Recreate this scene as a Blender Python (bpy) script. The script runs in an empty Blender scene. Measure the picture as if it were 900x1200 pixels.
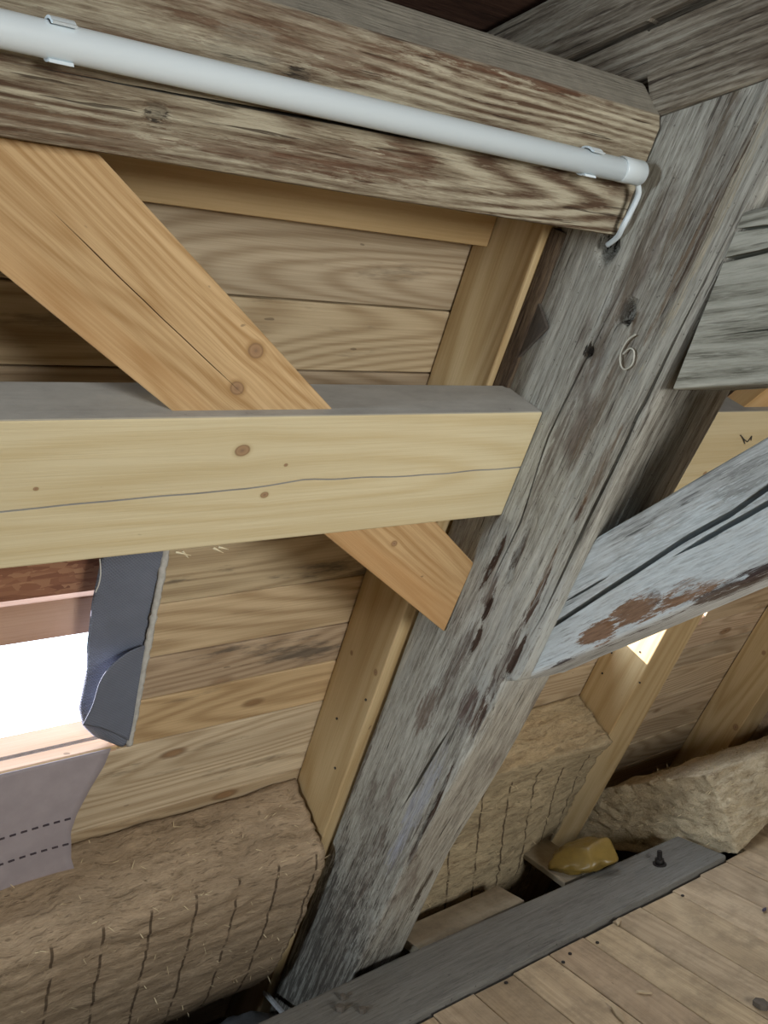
import bpy, bmesh, math, random
import numpy as np
from mathutils import Vector, Matrix, noise as mnoise

random.seed(7)
np.random.seed(7)
C = bpy.context.scene.collection
SC = bpy.context.scene

# ------------------------------------------------------------------ frame of the place
# x runs along the eaves, y out towards the eaves, z up; the roof slopes at 60 degrees.
# (x, s, n): s runs down the slope, n is the distance out towards the roof skin.
G = 1.3                     # metres per working unit
H = 1.055                   # eye height above the floor, working units
ALPHA = math.radians(60)
CA, SA = math.cos(ALPHA), math.sin(ALPHA)
FPX = 1056.0
X_ = np.array([1891 - 450, 463 - 600, FPX]); X_ /= np.linalg.norm(X_)
S_ = np.array([-150 - 450, 2435 - 600, FPX]); S_ -= X_ * (X_ @ S_); S_ /= np.linalg.norm(S_)
N_ = np.cross(X_, S_)
Y_ = S_ * CA + N_ * SA
Z_ = N_ * CA - S_ * SA


def F(x, s, n):
    return np.array([x, s * CA + n * SA, n * CA - s * SA])


def W(p):
    return Vector((p[0] * G, p[1] * G, (p[2] + H) * G))


def ray(px, py):
    r = np.array([px - 450, py - 600, FPX])
    return np.array([r @ X_, r @ Y_, r @ Z_])


def on_n(px, py, n):
    r = ray(px, py); return r * n / (r[1] * SA + r[2] * CA)


def on_x(px, py, x):
    r = ray(px, py); return r * x / r[0]


def on_y(px, py, y):
    r = ray(px, py); return r * y / r[1]


def on_z(px, py, z):
    r = ray(px, py); return r * z / r[2]


def sn(p):
    return p[1] * CA - p[2] * SA, p[1] * SA + p[2] * CA


# ------------------------------------------------------------------ camera
cam_d = bpy.data.cameras.new('camera')
cam = bpy.data.objects.new('camera', cam_d); C.objects.link(cam)
cam_d.sensor_fit = 'VERTICAL'; cam_d.sensor_height = 36; cam_d.sensor_width = 27
cam_d.lens = FPX / 1200 * 36
cam_d.clip_start = 0.02
right = Vector((X_[0], Y_[0], Z_[0])); down = Vector((X_[1], Y_[1], Z_[1])); fwd = Vector((X_[2], Y_[2], Z_[2]))
m = Matrix.Identity(4)
for i in range(3):
    m[i][0] = right[i]; m[i][1] = -down[i]; m[i][2] = -fwd[i]
m.translation = W((0, 0, 0))
cam.matrix_world = m
SC.camera = cam

# ------------------------------------------------------------------ world, sun, lamps, exposure
wd = bpy.data.worlds.new('sky'); SC.world = wd; wd.use_nodes = True
bg = wd.node_tree.nodes['Background']
bg.inputs[0].default_value = (0.72, 0.84, 1.0, 1); bg.inputs[1].default_value = 4.5

sd = bpy.data.lights.new('sun', 'SUN'); sun = bpy.data.objects.new('sun', sd); C.objects.link(sun)
sd.energy = 14; sd.angle = math.radians(0.6); sd.color = (1.0, 0.88, 0.90)
sdir = Vector(F(1.0, 0.03, -1.2)).normalized()
sun.rotation_euler = sdir.to_track_quat('-Z', 'Y').to_euler()


def area(name, pos, target, size, power, color):
    d = bpy.data.lights.new(name, 'AREA'); d.shape = 'RECTANGLE'; d.size = size[0]; d.size_y = size[1]
    d.energy = power; d.color = color
    o = bpy.data.objects.new(name, d); C.objects.link(o)
    o.location = W(pos)
    o.rotation_euler = (W(target) - W(pos)).to_track_quat('-Z', 'Y').to_euler()
    return o


# unseen fill added behind the viewer; daylight from the gable window at left
area('attic_fill', (0.72, -1.4, 0.0), (1.0, 0.9, -0.15), (0.8, 0.8), 48, (0.99, 1.0, 0.98))
area('gable_daylight', (-2.0, 0.56, 0.28), (1.0, 1.0, -0.3), (0.32, 0.32), 46, (0.78, 0.90, 1.0))

vs = SC.view_settings
vs.view_transform = 'Standard'; vs.look = 'None'; vs.gamma = 1.0; vs.use_curve_mapping = False
vs.exposure = 0.35
SC.cycles.use_denoising = True
SC.cycles.max_bounces = 8


# ------------------------------------------------------------------ numpy noise
def _hash(ix, iy, iz, seed):
    h = (ix * 374761393 + iy * 668265263 + iz * 2147483647 + seed * 1274126177) & 0xFFFFFFFF
    h = ((h ^ (h >> 13)) * 1274126177) & 0xFFFFFFFF
    h = (h ^ (h >> 16)) & 0xFFFFFFFF
    return h.astype(np.float64) / 4294967295.0


def vnoise(p, seed=0):
    """value noise in -1..1, p is (n,3)"""
    i = np.floor(p).astype(np.int64); f = p - i
    f = f * f * (3 - 2 * f)
    r = 0
    for dx in (0, 1):
        for dy in (0, 1):
            for dz in (0, 1):
                w = (f[:, 0] if dx else 1 - f[:, 0]) * (f[:, 1] if dy else 1 - f[:, 1]) * (f[:, 2] if dz else 1 - f[:, 2])
                r = r + w * _hash(i[:, 0] + dx, i[:, 1] + dy, i[:, 2] + dz, seed)
    return r * 2 - 1


def fbm(p, octv=3, seed=0):
    a = 1; r = 0; t = 0
    for o in range(octv):
        r = r + a * vnoise(p * (2 ** o), seed + o * 17); t += a; a *= .5
    return r / t


# ------------------------------------------------------------------ node helper
class NT:
    def __init__(self, name):
        self.m = bpy.data.materials.new(name); self.m.use_nodes = True
        self.t = self.m.node_tree
        self.b = self.t.nodes['Principled BSDF']
        self.b.inputs['Roughness'].default_value = .75
        self.b.inputs['Specular IOR Level'].default_value = .25

    def n(self, typ, **kw):
        nd = self.t.nodes.new(typ)
        for k, v in kw.items():
            setattr(nd, k, v)
        return nd

    def link(self, a, b):
        self.t.links.new(a, b)

    def put(self, sock, v):
        if isinstance(v, bpy.types.NodeSocket):
            self.link(v, sock)
        else:
            if sock.type == 'RGBA' and len(v) == 3:
                v = (*v, 1)
            sock.default_value = v

    def obj(self):
        return self.n('ShaderNodeTexCoord').outputs['Object']

    def vm(self, op, a, b=None, c=None):
        nd = self.n('ShaderNodeVectorMath', operation=op)
        self.put(nd.inputs[0], a)
        if b is not None:
            if op == 'SCALE':
                self.put(nd.inputs['Scale'], b)
            else:
                self.put(nd.inputs[1], b)
        if c is not None:
            self.put(nd.inputs[2], c)
        return nd.outputs['Value'] if op in ('LENGTH', 'DOT_PRODUCT', 'DISTANCE') else nd.outputs[0]

    def ma(self, op, a, b=0.0, c=0.0, clamp=False):
        nd = self.n('ShaderNodeMath', operation=op, use_clamp=clamp)
        self.put(nd.inputs[0], a); self.put(nd.inputs[1], b); self.put(nd.inputs[2], c)
        return nd.outputs[0]

    def noise(self, vec, scale=1.0, detail=2.0, rough=.5, dist=0.0, out=0):
        nd = self.n('ShaderNodeTexNoise')
        self.put(nd.inputs['Vector'], vec)
        nd.inputs['Scale'].default_value = scale; nd.inputs['Detail'].default_value = detail
        nd.inputs['Roughness'].default_value = rough; nd.inputs['Distortion'].default_value = dist
        return nd.outputs[out]

    def ramp(self, fac, stops):
        nd = self.n('ShaderNodeValToRGB')
        el = nd.color_ramp.elements
        while len(el) < len(stops):
            el.new(.5)
        for e, (p, c) in zip(el, stops):
            e.position = p
            e.color = (c, c, c, 1) if isinstance(c, (int, float)) else (*c, 1)
        self.put(nd.inputs[0], fac)
        return nd.outputs[0]

    def step(self, v, lo, hi):
        nd = self.n('ShaderNodeMapRange', interpolation_type='SMOOTHSTEP')
        self.put(nd.inputs['Value'], v)
        nd.inputs['From Min'].default_value = lo; nd.inputs['From Max'].default_value = hi
        return nd.outputs[0]

    def mix(self, fac, a, b, mode='MIX'):
        nd = self.n('ShaderNodeMix', data_type='RGBA', blend_type=mode)
        self.put(nd.inputs[0], fac); self.put(nd.inputs[6], a); self.put(nd.inputs[7], b)
        return nd.outputs[2]

    def bump(self, h, strength=.5, dist=.003, normal=None):
        nd = self.n('ShaderNodeBump')
        nd.inputs['Strength'].default_value = strength; nd.inputs['Distance'].default_value = dist
        self.put(nd.inputs['Height'], h)
        if normal is not None:
            self.link(normal, nd.inputs['Normal'])
        return nd.outputs[0]

    def done(self, col, normal=None, rough=None):
        self.put(self.b.inputs['Base Color'], col)
        if normal is not None:
            self.link(normal, self.b.inputs['Normal'])
        if rough is not None:
            self.put(self.b.inputs['Roughness'], rough)
        return self.m


def flat(name, col, rough=.6, metal=0.0, spec=.3, bump=0.0, bscale=60):
    t = NT(name)
    v = t.obj()
    nz = t.noise(v, bscale, 4, .6)
    c = t.mix(t.step(nz, .3, .7), tuple(x * .86 for x in col), tuple(min(1, x * 1.1) for x in col))
    t.b.inputs['Metallic'].default_value = metal
    t.b.inputs['Specular IOR Level'].default_value = spec
    return t.done(c, t.bump(nz, bump, .002) if bump else None, rough)


def plain(name, col, rough, spec=.5):
    t = NT(name); t.b.inputs['Specular IOR Level'].default_value = spec
    return t.done(col, None, rough)


def patch_mask(t, v, pos, rad, wob):
    """soft-edged blotch of its own shape: ellipse around pos with ragged, grain-wise edge"""
    d = t.vm('LENGTH', t.vm('MULTIPLY', t.vm('SUBTRACT', v, tuple(pos)), tuple(1 / r for r in rad)))
    return t.step(t.ma('ADD', d, wob), 1.12, .80)


def old_wood(name, dark, mid, light, raw, seed=0.0, raw_amt=.8, raw_at=.56, ring=0.0, ring_k=60, patches=(), dust=None,
             wash=None, wash_at=.5, fine=1.0, bump=.7, contrast=1.0, dots=0.0, checks=.8, dust_at=(.45, .7)):
    t = NT(name)
    o = t.obj()
    v = t.vm('ADD', o, (seed * 3.1, seed * 1.7, seed * 2.3))
    wp = t.vm('SCALE', t.vm('SUBTRACT', t.noise(t.vm('MULTIPLY', v, (1.1, 5, 5)), 1, 2, out=1), (.5, .5, .5)), .035)
    v1 = t.vm('ADD', v, wp)
    g1 = t.noise(t.vm('MULTIPLY', v1, (4.0, 105, 105)), 1, 7, .78)
    g2 = t.noise(t.vm('MULTIPLY', v1, (24, 300 * fine, 300 * fine)), 1, 4, .7)
    low = t.noise(t.vm('MULTIPLY', v1, (3.0, 16, 16)), 1, 5, .65)
    g = t.ma('ADD', t.ma('ADD', t.ma('MULTIPLY', g1, .45), t.ma('MULTIPLY', g2, .3)), t.ma('MULTIPLY', low, .25))
    if ring:
        v2 = t.vm('ADD', v1, t.vm('SCALE', t.noise(t.vm('MULTIPLY', v, (5, 26, 26)), 1, 3, out=1), .007))
        rn = t.noise(t.vm('MULTIPLY', v2, (.38, 7, 7)), 1, 1.0, .4)
        rmask = t.step(t.noise(t.vm('MULTIPLY', v, (2.2, 9, 9)), 1, 3, .6), .36, .54)
        rmask = t.ma('ADD', t.ma('MULTIPLY', rmask, .75), .25)
        rs = t.ma('ADD', t.ma('MULTIPLY', t.ma('SINE', t.ma('MULTIPLY', rn, ring_k)), .5), .5)
        rs = t.ma('MULTIPLY', t.ma('SUBTRACT', rs, .5), rmask)
        gb = g
        g = t.ma('ADD', g, t.ma('MULTIPLY', rs, ring))
        gb = t.ma('ADD', gb, t.ma('MULTIPLY', rs, ring * .35))
    h = .5
    col = t.ramp(g, [(h - .12 / contrast, dark), (h - .015, mid), (h + .10 / contrast, light)])
    ck = t.noise(t.vm('MULTIPLY', v1, (5.0, 140, 140)), 1, 3, .55)
    ckf = t.step(ck, .645, .70)
    col = t.mix(t.ma('MULTIPLY', ckf, checks), col, tuple(c * .45 for c in dark))
    fl = t.noise(t.vm('MULTIPLY', v1, (16, 190, 190)), 1, 3, .6)
    col = t.mix(t.ma('MULTIPLY', t.step(fl, .60, .68), .4), col, tuple(min(1, c * 1.25) for c in light))
    bl = t.noise(t.vm('MULTIPLY', v, (2.2, 9, 9)), 1, 6, .68)
    # raw, darker brown wood where the grey skin has come off, keeping the grain lines
    fr = t.ma('ADD', t.ma('MULTIPLY', bl, .75), t.ma('MULTIPLY', g1, .25))
    rawc = t.mix(t.step(g2, .35, .65), tuple(c * .55 for c in raw), raw)
    col = t.mix(t.ma('MULTIPLY', t.step(fr, raw_at, raw_at + .10), raw_amt), col, rawc)
    if wash:
        wn = t.noise(t.vm('MULTIPLY', t.vm('ADD', v, (5, 5, 5)), (1.4, 6, 6)), 1, 5, .65)
        wf = t.ma('MULTIPLY', t.step(wn, wash_at, wash_at + .14), t.step(g2, .30, .52))
        col = t.mix(t.ma('MULTIPLY', wf, .8), col, wash)
    wob = t.ma('MULTIPLY', t.ma('SUBTRACT', t.noise(t.vm('MULTIPLY', v, (16, 120, 120)), 1, 5, .75), .5), 3.2)
    stk = t.ma('ADD', t.ma('MULTIPLY', t.step(t.noise(t.vm('MULTIPLY', v1, (7, 110, 110)), 1, 4, .7), .44, .54), .65), .4)
    for (pos, rad, pc, amt) in patches:
        f = t.ma('MULTIPLY', patch_mask(t, o, pos, rad, wob), amt)
        if amt < .95:
            f = t.ma('MULTIPLY', f, stk)
        pcc = t.mix(t.step(g2, .3, .7), tuple(c * .6 for c in pc), pc)
        col = t.mix(f, col, pcc)
    if dots:
        sp = t.noise(v, 150, 2, .5)
        col = t.mix(t.ma('MULTIPLY', t.step(sp, .68, .74), dots), col, (.03, .025, .02))
    if dust:
        nz = t.n('ShaderNodeSeparateXYZ'); geo = t.n('ShaderNodeNewGeometry')
        t.link(geo.outputs['Normal'], nz.inputs[0])
        dn = t.noise(v, 30, 5, .65)
        dcol = t.mix(t.step(dn, .35, .7), tuple(c * .8 for c in dust), dust)
        col = t.mix(t.ma('MULTIPLY', t.step(nz.outputs[2], *dust_at), .93), col, dcol)
    nb = t.bump(t.ma('SUBTRACT', gb if ring else g, t.ma('MULTIPLY', ckf, .25)), bump, .008)
    return t.done(col, nb, .88)


def new_wood(name, light, dark, seed=0.0, knots=(), ring_k=46, fine=.35, dust=None, stain=None, stain_at=.6, rnd=False,
             vknots=0.0, tint=False, red=None, worn=0.0):
    t = NT(name)
    o = t.obj()
    v = t.vm('ADD', o, (seed * 3.1, seed * 1.7, seed * 2.3))
    if rnd:
        oi = t.n('ShaderNodeObjectInfo')
        v = t.vm('ADD', v, t.vm('SCALE', (7.0, 3.0, 5.0), t.ma('MULTIPLY', oi.outputs['Random'], 9.0)))
    # knots push the grain aside
    kc = None
    for (kp, kr) in knots:
        d = t.vm('LENGTH', t.vm('MULTIPLY', t.vm('SUBTRACT', o, tuple(kp)), (.55 / kr, 1 / kr, 1 / kr)))
        fall = t.ma('POWER', 2.718, t.ma('MULTIPLY', d, -.7))
        v = t.vm('ADD', v, t.vm('SCALE', t.vm('SUBTRACT', o, tuple(kp)), t.ma('MULTIPLY', fall, -.8)))
        kc = (t.ma('MINIMUM', kc, t.vm('LENGTH', t.vm('MULTIPLY', t.vm('SUBTRACT', o, tuple(kp)), (.8 / kr, 1 / kr, 1 / kr))))
              if kc is not None else t.vm('LENGTH', t.vm('MULTIPLY', t.vm('SUBTRACT', o, tuple(kp)), (.8 / kr, 1 / kr, 1 / kr))))
    v3 = t.vm('ADD', v, t.vm('SCALE', t.noise(t.vm('MULTIPLY', v, (3, 12, 12)), 1, 2, out=1), .012))
    rn = t.noise(t.vm('MULTIPLY', v3, (.55, 5.0, 5.0)), 1, 1.0, .45)
    rs = t.ma('ADD', t.ma('MULTIPLY', t.ma('SINE', t.ma('MULTIPLY', rn, ring_k)), .5), .5)
    rs = t.ma('POWER', rs, 1.6)
    f1 = t.step(t.noise(t.vm('MULTIPLY', v, (5, 250, 250)), 1, 4, .65), .36, .64)
    big = t.noise(t.vm('MULTIPLY', v, (.9, 5, 5)), 1, 3, .5)
    fac = t.ma('ADD', t.ma('MULTIPLY', rs, 1 - fine), t.ma('MULTIPLY', f1, fine))
    col = t.mix(fac, light, dark)
    col = t.mix(t.ma('MULTIPLY', t.step(big, .4, .75), .35), col, tuple(c * .78 for c in dark))
    if red:
        col = t.mix(t.ma('MULTIPLY', t.step(t.noise(t.vm('MULTIPLY', v, (.5, 9, 9)), 1, 2), .48, .62), .6), col, red)
    if tint:
        oi2 = t.n('ShaderNodeObjectInfo')
        col = t.mix(1.0, col, oi2.outputs['Color'], 'MULTIPLY')
    if stain:
        sn_ = t.noise(t.vm('MULTIPLY', v, (2.2, 14, 14)), 1, 6, .7)
        col = t.mix(t.ma('MULTIPLY', t.step(sn_, stain_at, stain_at + .12), .7), col, stain)
    if vknots:
        vo = t.n('ShaderNodeTexVoronoi'); vo.inputs['Scale'].default_value = 1.0
        t.put(vo.inputs['Vector'], t.vm('MULTIPLY', v, (3.4, 8, 8)))
        sep = t.n('ShaderNodeSeparateColor'); t.link(vo.outputs['Color'], sep.inputs[0])
        on = t.ma('GREATER_THAN', sep.outputs[0], .62)
        km = t.ma('MULTIPLY', t.step(vo.outputs['Distance'], .17, .10), on)
        kcol = t.ramp(vo.outputs['Distance'], [(0.02, (.16, .085, .04)), (.09, (.30, .17, .08)), (.13, (.14, .07, .03))])
        col = t.mix(t.ma('MULTIPLY', km, vknots), col, kcol)
    if kc is not None:
        kk = t.ma('ADD', kc, t.ma('MULTIPLY', t.ma('SUBTRACT', t.noise(v, 60, 2), .5), .3))
        kcol = t.ramp(kk, [(0.0, (.20, .12, .075)), (.3, (.30, .18, .10)), (.62, (.36, .22, .12)), (.82, (.24, .14, .07)), (1.0, tuple(c * .9 for c in dark))])
        col = t.mix(t.ma('MULTIPLY', t.step(kk, 1.5, .8), .9), col, kcol)
    pin = t.noise(t.vm('MULTIPLY', v, (26, 60, 60)), 1, 1, .4)
    col = t.mix(t.ma('MULTIPLY', t.step(pin, .79, .81), .5), col, (.07, .045, .03))
    if worn:
        wn = t.noise(v, 9, 6, .75)
        col = t.mix(t.ma('MULTIPLY', t.step(wn, .42, .66), worn), col, tuple(c * .55 for c in dark))
    if dust:
        nz = t.n('ShaderNodeSeparateXYZ'); geo = t.n('ShaderNodeNewGeometry')
        t.link(geo.outputs['Normal'], nz.inputs[0])
        dn = t.noise(t.vm('MULTIPLY', v, (14, 30, 30)), 1, 6, .7)
        dcol = t.ramp(dn, [(.26, tuple(c * .25 for c in dust)), (.34, tuple(c * .8 for c in dust)), (.65, dust)])
        col = t.mix(t.ma('MULTIPLY', t.step(nz.outputs[2], .45, .7), .96), col, dcol)
    return t.done(col, t.bump(fac, .25, .0015), .68)


# ------------------------------------------------------------------ object helpers
def mesh_obj(name, verts, faces, mat, parent=None, mw=None, smooth=False):
    me = bpy.data.meshes.new(name)
    me.from_pydata([tuple(v) for v in verts], [], faces)
    me.update()
    if smooth:
        me.polygons.foreach_set('use_smooth', [True] * len(me.polygons))
    if mat:
        me.materials.append(mat)
    o = bpy.data.objects.new(name, me); C.objects.link(o)
    if mw is not None:
        o.matrix_world = mw
    if parent is not None:
        o.parent = parent
        o.matrix_parent_inverse = Matrix.Identity(4)
        if mw is not None:
            o.matrix_basis = parent.matrix_world.inverted() @ mw
    return o


def tag(o, label=None, cat=None, group=None, kind=None):
    if label: o['label'] = label
    if cat: o['category'] = cat
    if group: o['group'] = group
    if kind: o['kind'] = kind
    return o


def empty(name, pos):
    o = bpy.data.objects.new(name, None); C.objects.link(o)
    o.empty_display_size = .05
    o.matrix_world = Matrix.Translation(W(pos))
    return o


def basis(origin, ex, ey):
    """matrix with local x along ex, local y near ey; origin in working units"""
    ex = Vector(ex).normalized(); ey = Vector(ey); ey = (ey - ex * ex.dot(ey)).normalized(); ez = ex.cross(ey)
    mw = Matrix.Identity(4)
    for i in range(3):
        mw[i][0] = ex[i]; mw[i][1] = ey[i]; mw[i][2] = ez[i]
    mw.translation = W(origin)
    return mw


def local(mw, p):
    return mw.inverted() @ W(p)


def timber(name, stations, matfn, nu=8, nv=(2, 2, 2, 2), rc=.004, lump=0.0, grain=0.0, seed=0, cracks=(), dents=(),
           parent=None, wane=0.0, lump_f=(2.2, 8, 8), ushift=None):
    """a timber swept through stations of four corners (working units). face k runs from corner k to k+1.
    cracks: dicts face, pts [(u, v)...], w, d. dents: (xyz, radius, depth)."""
    st = np.array(stations, float)                        # (m,4,3)
    cen = st.mean(1)
    mw = basis(cen[0], cen[-1] - cen[0], st[0, 1] - st[0, 0])
    L = np.concatenate([[0], np.cumsum(np.linalg.norm(np.diff(cen, axis=0), axis=1))]); L /= L[-1]
    us = np.unique(np.concatenate([np.linspace(0, 1, nu + 1), L]))
    cor = np.stack([np.stack([np.interp(us, L, st[:, c, k]) for k in range(3)], -1) for c in range(4)], 1)   # (U,4,3)
    U = len(us)
    cc = cor.mean(1)
    fn = []
    ax = cen[-1] - cen[0]; ax /= np.linalg.norm(ax)
    for k in range(4):
        e = cor[:, (k + 1) % 4] - cor[:, k]
        nn = np.cross(e, ax); nn /= np.linalg.norm(nn, axis=1)[:, None]
        sgn = np.sign(((cor[:, k] + e / 2 - cc) * nn).sum(1))
        fn.append(nn * sgn[:, None])
    rows = []; nrm = []; push = []
    for k in range(4):
        a, b = cor[:, k], cor[:, (k + 1) % 4]
        ln = np.linalg.norm(b - a, axis=1).mean()
        r = rc / ln
        cl = []
        for c in sorted([c for c in cracks if c['face'] == k], key=lambda c: c['pts'][0][1]):
            pu = [p[0] for p in c['pts']]; pv = [p[1] for p in c['pts']]
            vc = np.interp(us, pu, pv)
            wig = vnoise(np.stack([us * c.get('wf', 22), us * 0 + k, us * 0 + c['pts'][0][1] * 9], 1), 5) * c.get('wig', .006)
            vc = np.clip(vc + wig, r * 1.5, 1 - r * 1.5)
            tt = np.interp(us, pu, np.linspace(0, 1, len(pu)), left=-1, right=-1)
            ra, rb = c.get('rng', (pu[0], pu[-1]))
            prof = np.where((us >= ra) & (us <= rb), 1, 0.0)
            span = rb - ra
            e0 = 1.0 if ra <= 0 else 0; e1 = 1.0 if rb >= 1 else 0
            ta = np.clip((us - ra) / (span * c.get('tap', .3)), 0, 1); tb = np.clip((rb - us) / (span * c.get('tap', .3)), 0, 1)
            prof = prof * np.maximum(ta, e0) * np.maximum(tb, e1)
            cl.append((vc, np.maximum(c['w'] * prof, 2e-4) / ln / 2, c['d'] * prof))
        knots_ = [np.full(U, r)]; dep = [np.zeros(U)]
        marks = [(np.full(U, r), 0)]
        seq = [(np.full(U, r), np.zeros(U))]
        prev = np.full(U, r)
        bounds = cl + [None]
        nleft = max(1, int(nv[k] / (len(cl) + 1)))
        for bnd in bounds:
            end = bnd[0] - bnd[1] if bnd is not None else np.full(U, 1 - r)
            for j in range(1, nleft + 1):
                seq.append((prev + (end - prev) * j / nleft, np.zeros(U)))
            if bnd is not None:
                seq.append((bnd[0] - bnd[1] * .6, bnd[2] * .8))
                seq.append((bnd[0], bnd[2]))
                seq.append((bnd[0] + bnd[1] * .6, bnd[2] * .8))
                prev = bnd[0] + bnd[1]
                seq.append((prev, np.zeros(U)))
        n2 = fn[(k + 1) % 4]
        for (vv, dd) in seq:
            rows.append(a + (b - a) * vv[:, None]); nrm.append(fn[k]); push.append(dd)
        pa = b - (fn[k] + n2) * rc * .29
        rows.append(pa); nn = fn[k] + n2; nrm.append(nn / np.linalg.norm(nn, axis=1)[:, None]); push.append(np.zeros(U))
    P = np.stack(rows, 1); Nn = np.stack(nrm, 1); D = np.stack(push, 1)     # (U,R,·)
    R = P.shape[1]
    inv = np.array(mw.to_3x3().inverted())
    org = cen[0]
    pl = ((P - org).reshape(-1, 3) @ inv.T)
    disp = -D.reshape(-1)
    if lump:
        disp = disp + lump * fbm(pl * np.array(lump_f) + seed * 3.3, 3, seed)
    if grain:
        q = pl.copy(); q[:, 1:] += .012 * vnoise(pl * np.array((3, 6, 6)) + 7 + seed, seed)[:, None]
        gn = vnoise(q * np.array((4.0, 95, 95)) + seed, seed + 3)
        gn2 = vnoise(q * np.array((9.0, 210, 210)) + seed, seed + 9)
        mask = np.clip(.5 + 1.3 * vnoise(pl * np.array((2.5, 7, 7)) + 11, seed + 5), .25, 1)
        disp = disp + grain * (np.minimum(gn, .25) + .4 * gn2) * mask
    if wane:
        pass
    for (dp, dr, dd) in dents:
        dist = np.linalg.norm((pl - inv @ (np.array(dp) - org)) / np.array((dr[0], dr[1], dr[1])), axis=1); dist = dist * (1 + .5 * vnoise(pl * np.array((30, 90, 90)), 31))
        disp = disp - dd * np.clip(1.3 * np.exp(-dist ** 2 * 1.4) - .1, 0, 1)
    P = P + Nn * disp.reshape(U, R)[:, :, None]
    if ushift is not None:
        P = ushift(P, us)
    P[0] = P[0] if True else P[0]
    V = ((P.reshape(-1, 3) - org) @ inv.T) * G
    faces = []
    for i in range(U - 1):
        b0 = i * R; b1 = b0 + R
        for j in range(R):
            j2 = (j + 1) % R
            faces.append((b0 + j, b0 + j2, b1 + j2, b1 + j))
    faces.append(tuple(range(R - 1, -1, -1))); faces.append(tuple((U - 1) * R + j for j in range(R)))
    mat = matfn(lambda p: local(mw, p)) if callable(matfn) else matfn
    o = mesh_obj(name, V, faces, mat, parent, mw)
    bm = bmesh.new(); bm.from_mesh(o.data); bmesh.ops.recalc_face_normals(bm, faces=bm.faces[:]); bm.to_mesh(o.data); bm.free()
    if lump or grain:
        o.data.polygons.foreach_set('use_smooth', [len(p.vertices) == 4 for p in o.data.polygons])
        o.data.set_sharp_from_angle(angle=math.radians(38))
    return o


def bx(x0, x1, s0, s1, n0, n1, along='x'):
    """stations for a plain timber in (x, s, n); along: 'x' or 's'"""
    if along == 'x':
        # face 0 = front (small n, from top to bottom), face 1 = bottom, face 2 = back, face 3 = top
        return [[F(x, s0, n0), F(x, s1, n0), F(x, s1, n1), F(x, s0, n1)] for x in (x0, x1)]
    # face 0 = left side (from back to front), face 1 = front
    return [[F(x0, s, n1), F(x0, s, n0), F(x1, s, n0), F(x1, s, n1)] for s in (s0, s1)]


def prism(name, loop, ext, mat, parent=None, bev=.0, ex=None, ey=None):
    """solid from a planar loop (working units) pushed along ext; optional bevel"""
    loop = [np.array(p, float) for p in loop]; ext = np.array(ext, float)
    mw = basis(loop[0], ex if ex is not None else loop[1] - loop[0], ey if ey is not None else ext)
    inv = mw.inverted()
    vs_ = [inv @ W(p) for p in loop] + [inv @ W(p + ext) for p in loop]
    k = len(loop)
    fs = [tuple(range(k)), tuple(range(2 * k - 1, k - 1, -1))] + [(i, k + i, k + (i + 1) % k, (i + 1) % k) for i in range(k)]
    o = mesh_obj(name, vs_, fs, mat, parent, mw)
    bm = bmesh.new(); bm.from_mesh(o.data)
    bmesh.ops.recalc_face_normals(bm, faces=bm.faces[:])
    if bev:
        bmesh.ops.bevel(bm, geom=bm.edges[:], offset=bev * G, segments=1, affect='EDGES')
    bm.to_mesh(o.data); bm.free()
    return o


def slab(name, x0, x1, y0, y1, z0, z1, mat, parent=None):
    return prism(name, [(x0, y0, z0), (x1, y0, z0), (x1, y1, z0), (x0, y1, z0)], (0, 0, z1 - z0), mat, parent)


def tube(name, pts, r, mat, parent=None, seg=14, caps=True):
    pts = [W(p) for p in pts]; r = [q * G for q in (r if hasattr(r, '__len__') else [r] * len(pts))]
    V = []; Fc = []
    up = None
    for i, p in enumerate(pts):
        d = ((pts[min(i + 1, len(pts) - 1)] - pts[max(i - 1, 0)])).normalized()
        if up is None:
            up = d.orthogonal().normalized()
        up = (up - d * up.dot(d)).normalized(); sd_ = d.cross(up)
        for k in range(seg):
            a = 2 * math.pi * k / seg
            V.append(p + (up * math.cos(a) + sd_ * math.sin(a)) * r[i])
    for i in range(len(pts) - 1):
        for k in range(seg):
            Fc.append((i * seg + k, i * seg + (k + 1) % seg, (i + 1) * seg + (k + 1) % seg, (i + 1) * seg + k))
    if caps:
        Fc.append(tuple(range(seg - 1, -1, -1))); Fc.append(tuple((len(pts) - 1) * seg + k for k in range(seg)))
    o0 = pts[0].copy()
    mw = Matrix.Translation(o0)
    o = mesh_obj(name, [v - o0 for v in V], Fc, mat, parent, mw)
    o.data.polygons.foreach_set('use_smooth', [len(p.vertices) == 4 for p in o.data.polygons])
    return o


def smooth_path(pts, n=8):
    pts = [np.array(p, float) for p in pts]
    out = []
    for i in range(len(pts) - 1):
        p0 = pts[max(i - 1, 0)]; p1 = pts[i]; p2 = pts[i + 1]; p3 = pts[min(i + 2, len(pts) - 1)]
        for k in range(n):
            t = k / n
            out.append(.5 * ((2 * p1) + (-p0 + p2) * t + (2 * p0 - 5 * p1 + 4 * p2 - p3) * t * t + (-p0 + 3 * p1 - 3 * p2 + p3) * t ** 3))
    out.append(pts[-1])
    return out


# ================================================================== SETTING
# --- shell of the attic outside the picture
M_shell = new_wood('weathered_boarding', (.30, .24, .17), (.20, .15, .10), 3, ring_k=30)
M_under = flat('grey_leak_stop', (.22, .22, .23), .8)
M_darkboard = old_wood('dark_old_boards', (.035, .018, .012), (.075, .035, .022), (.12, .065, .042), (.06, .03, .02), 4, raw_amt=.4)

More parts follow.
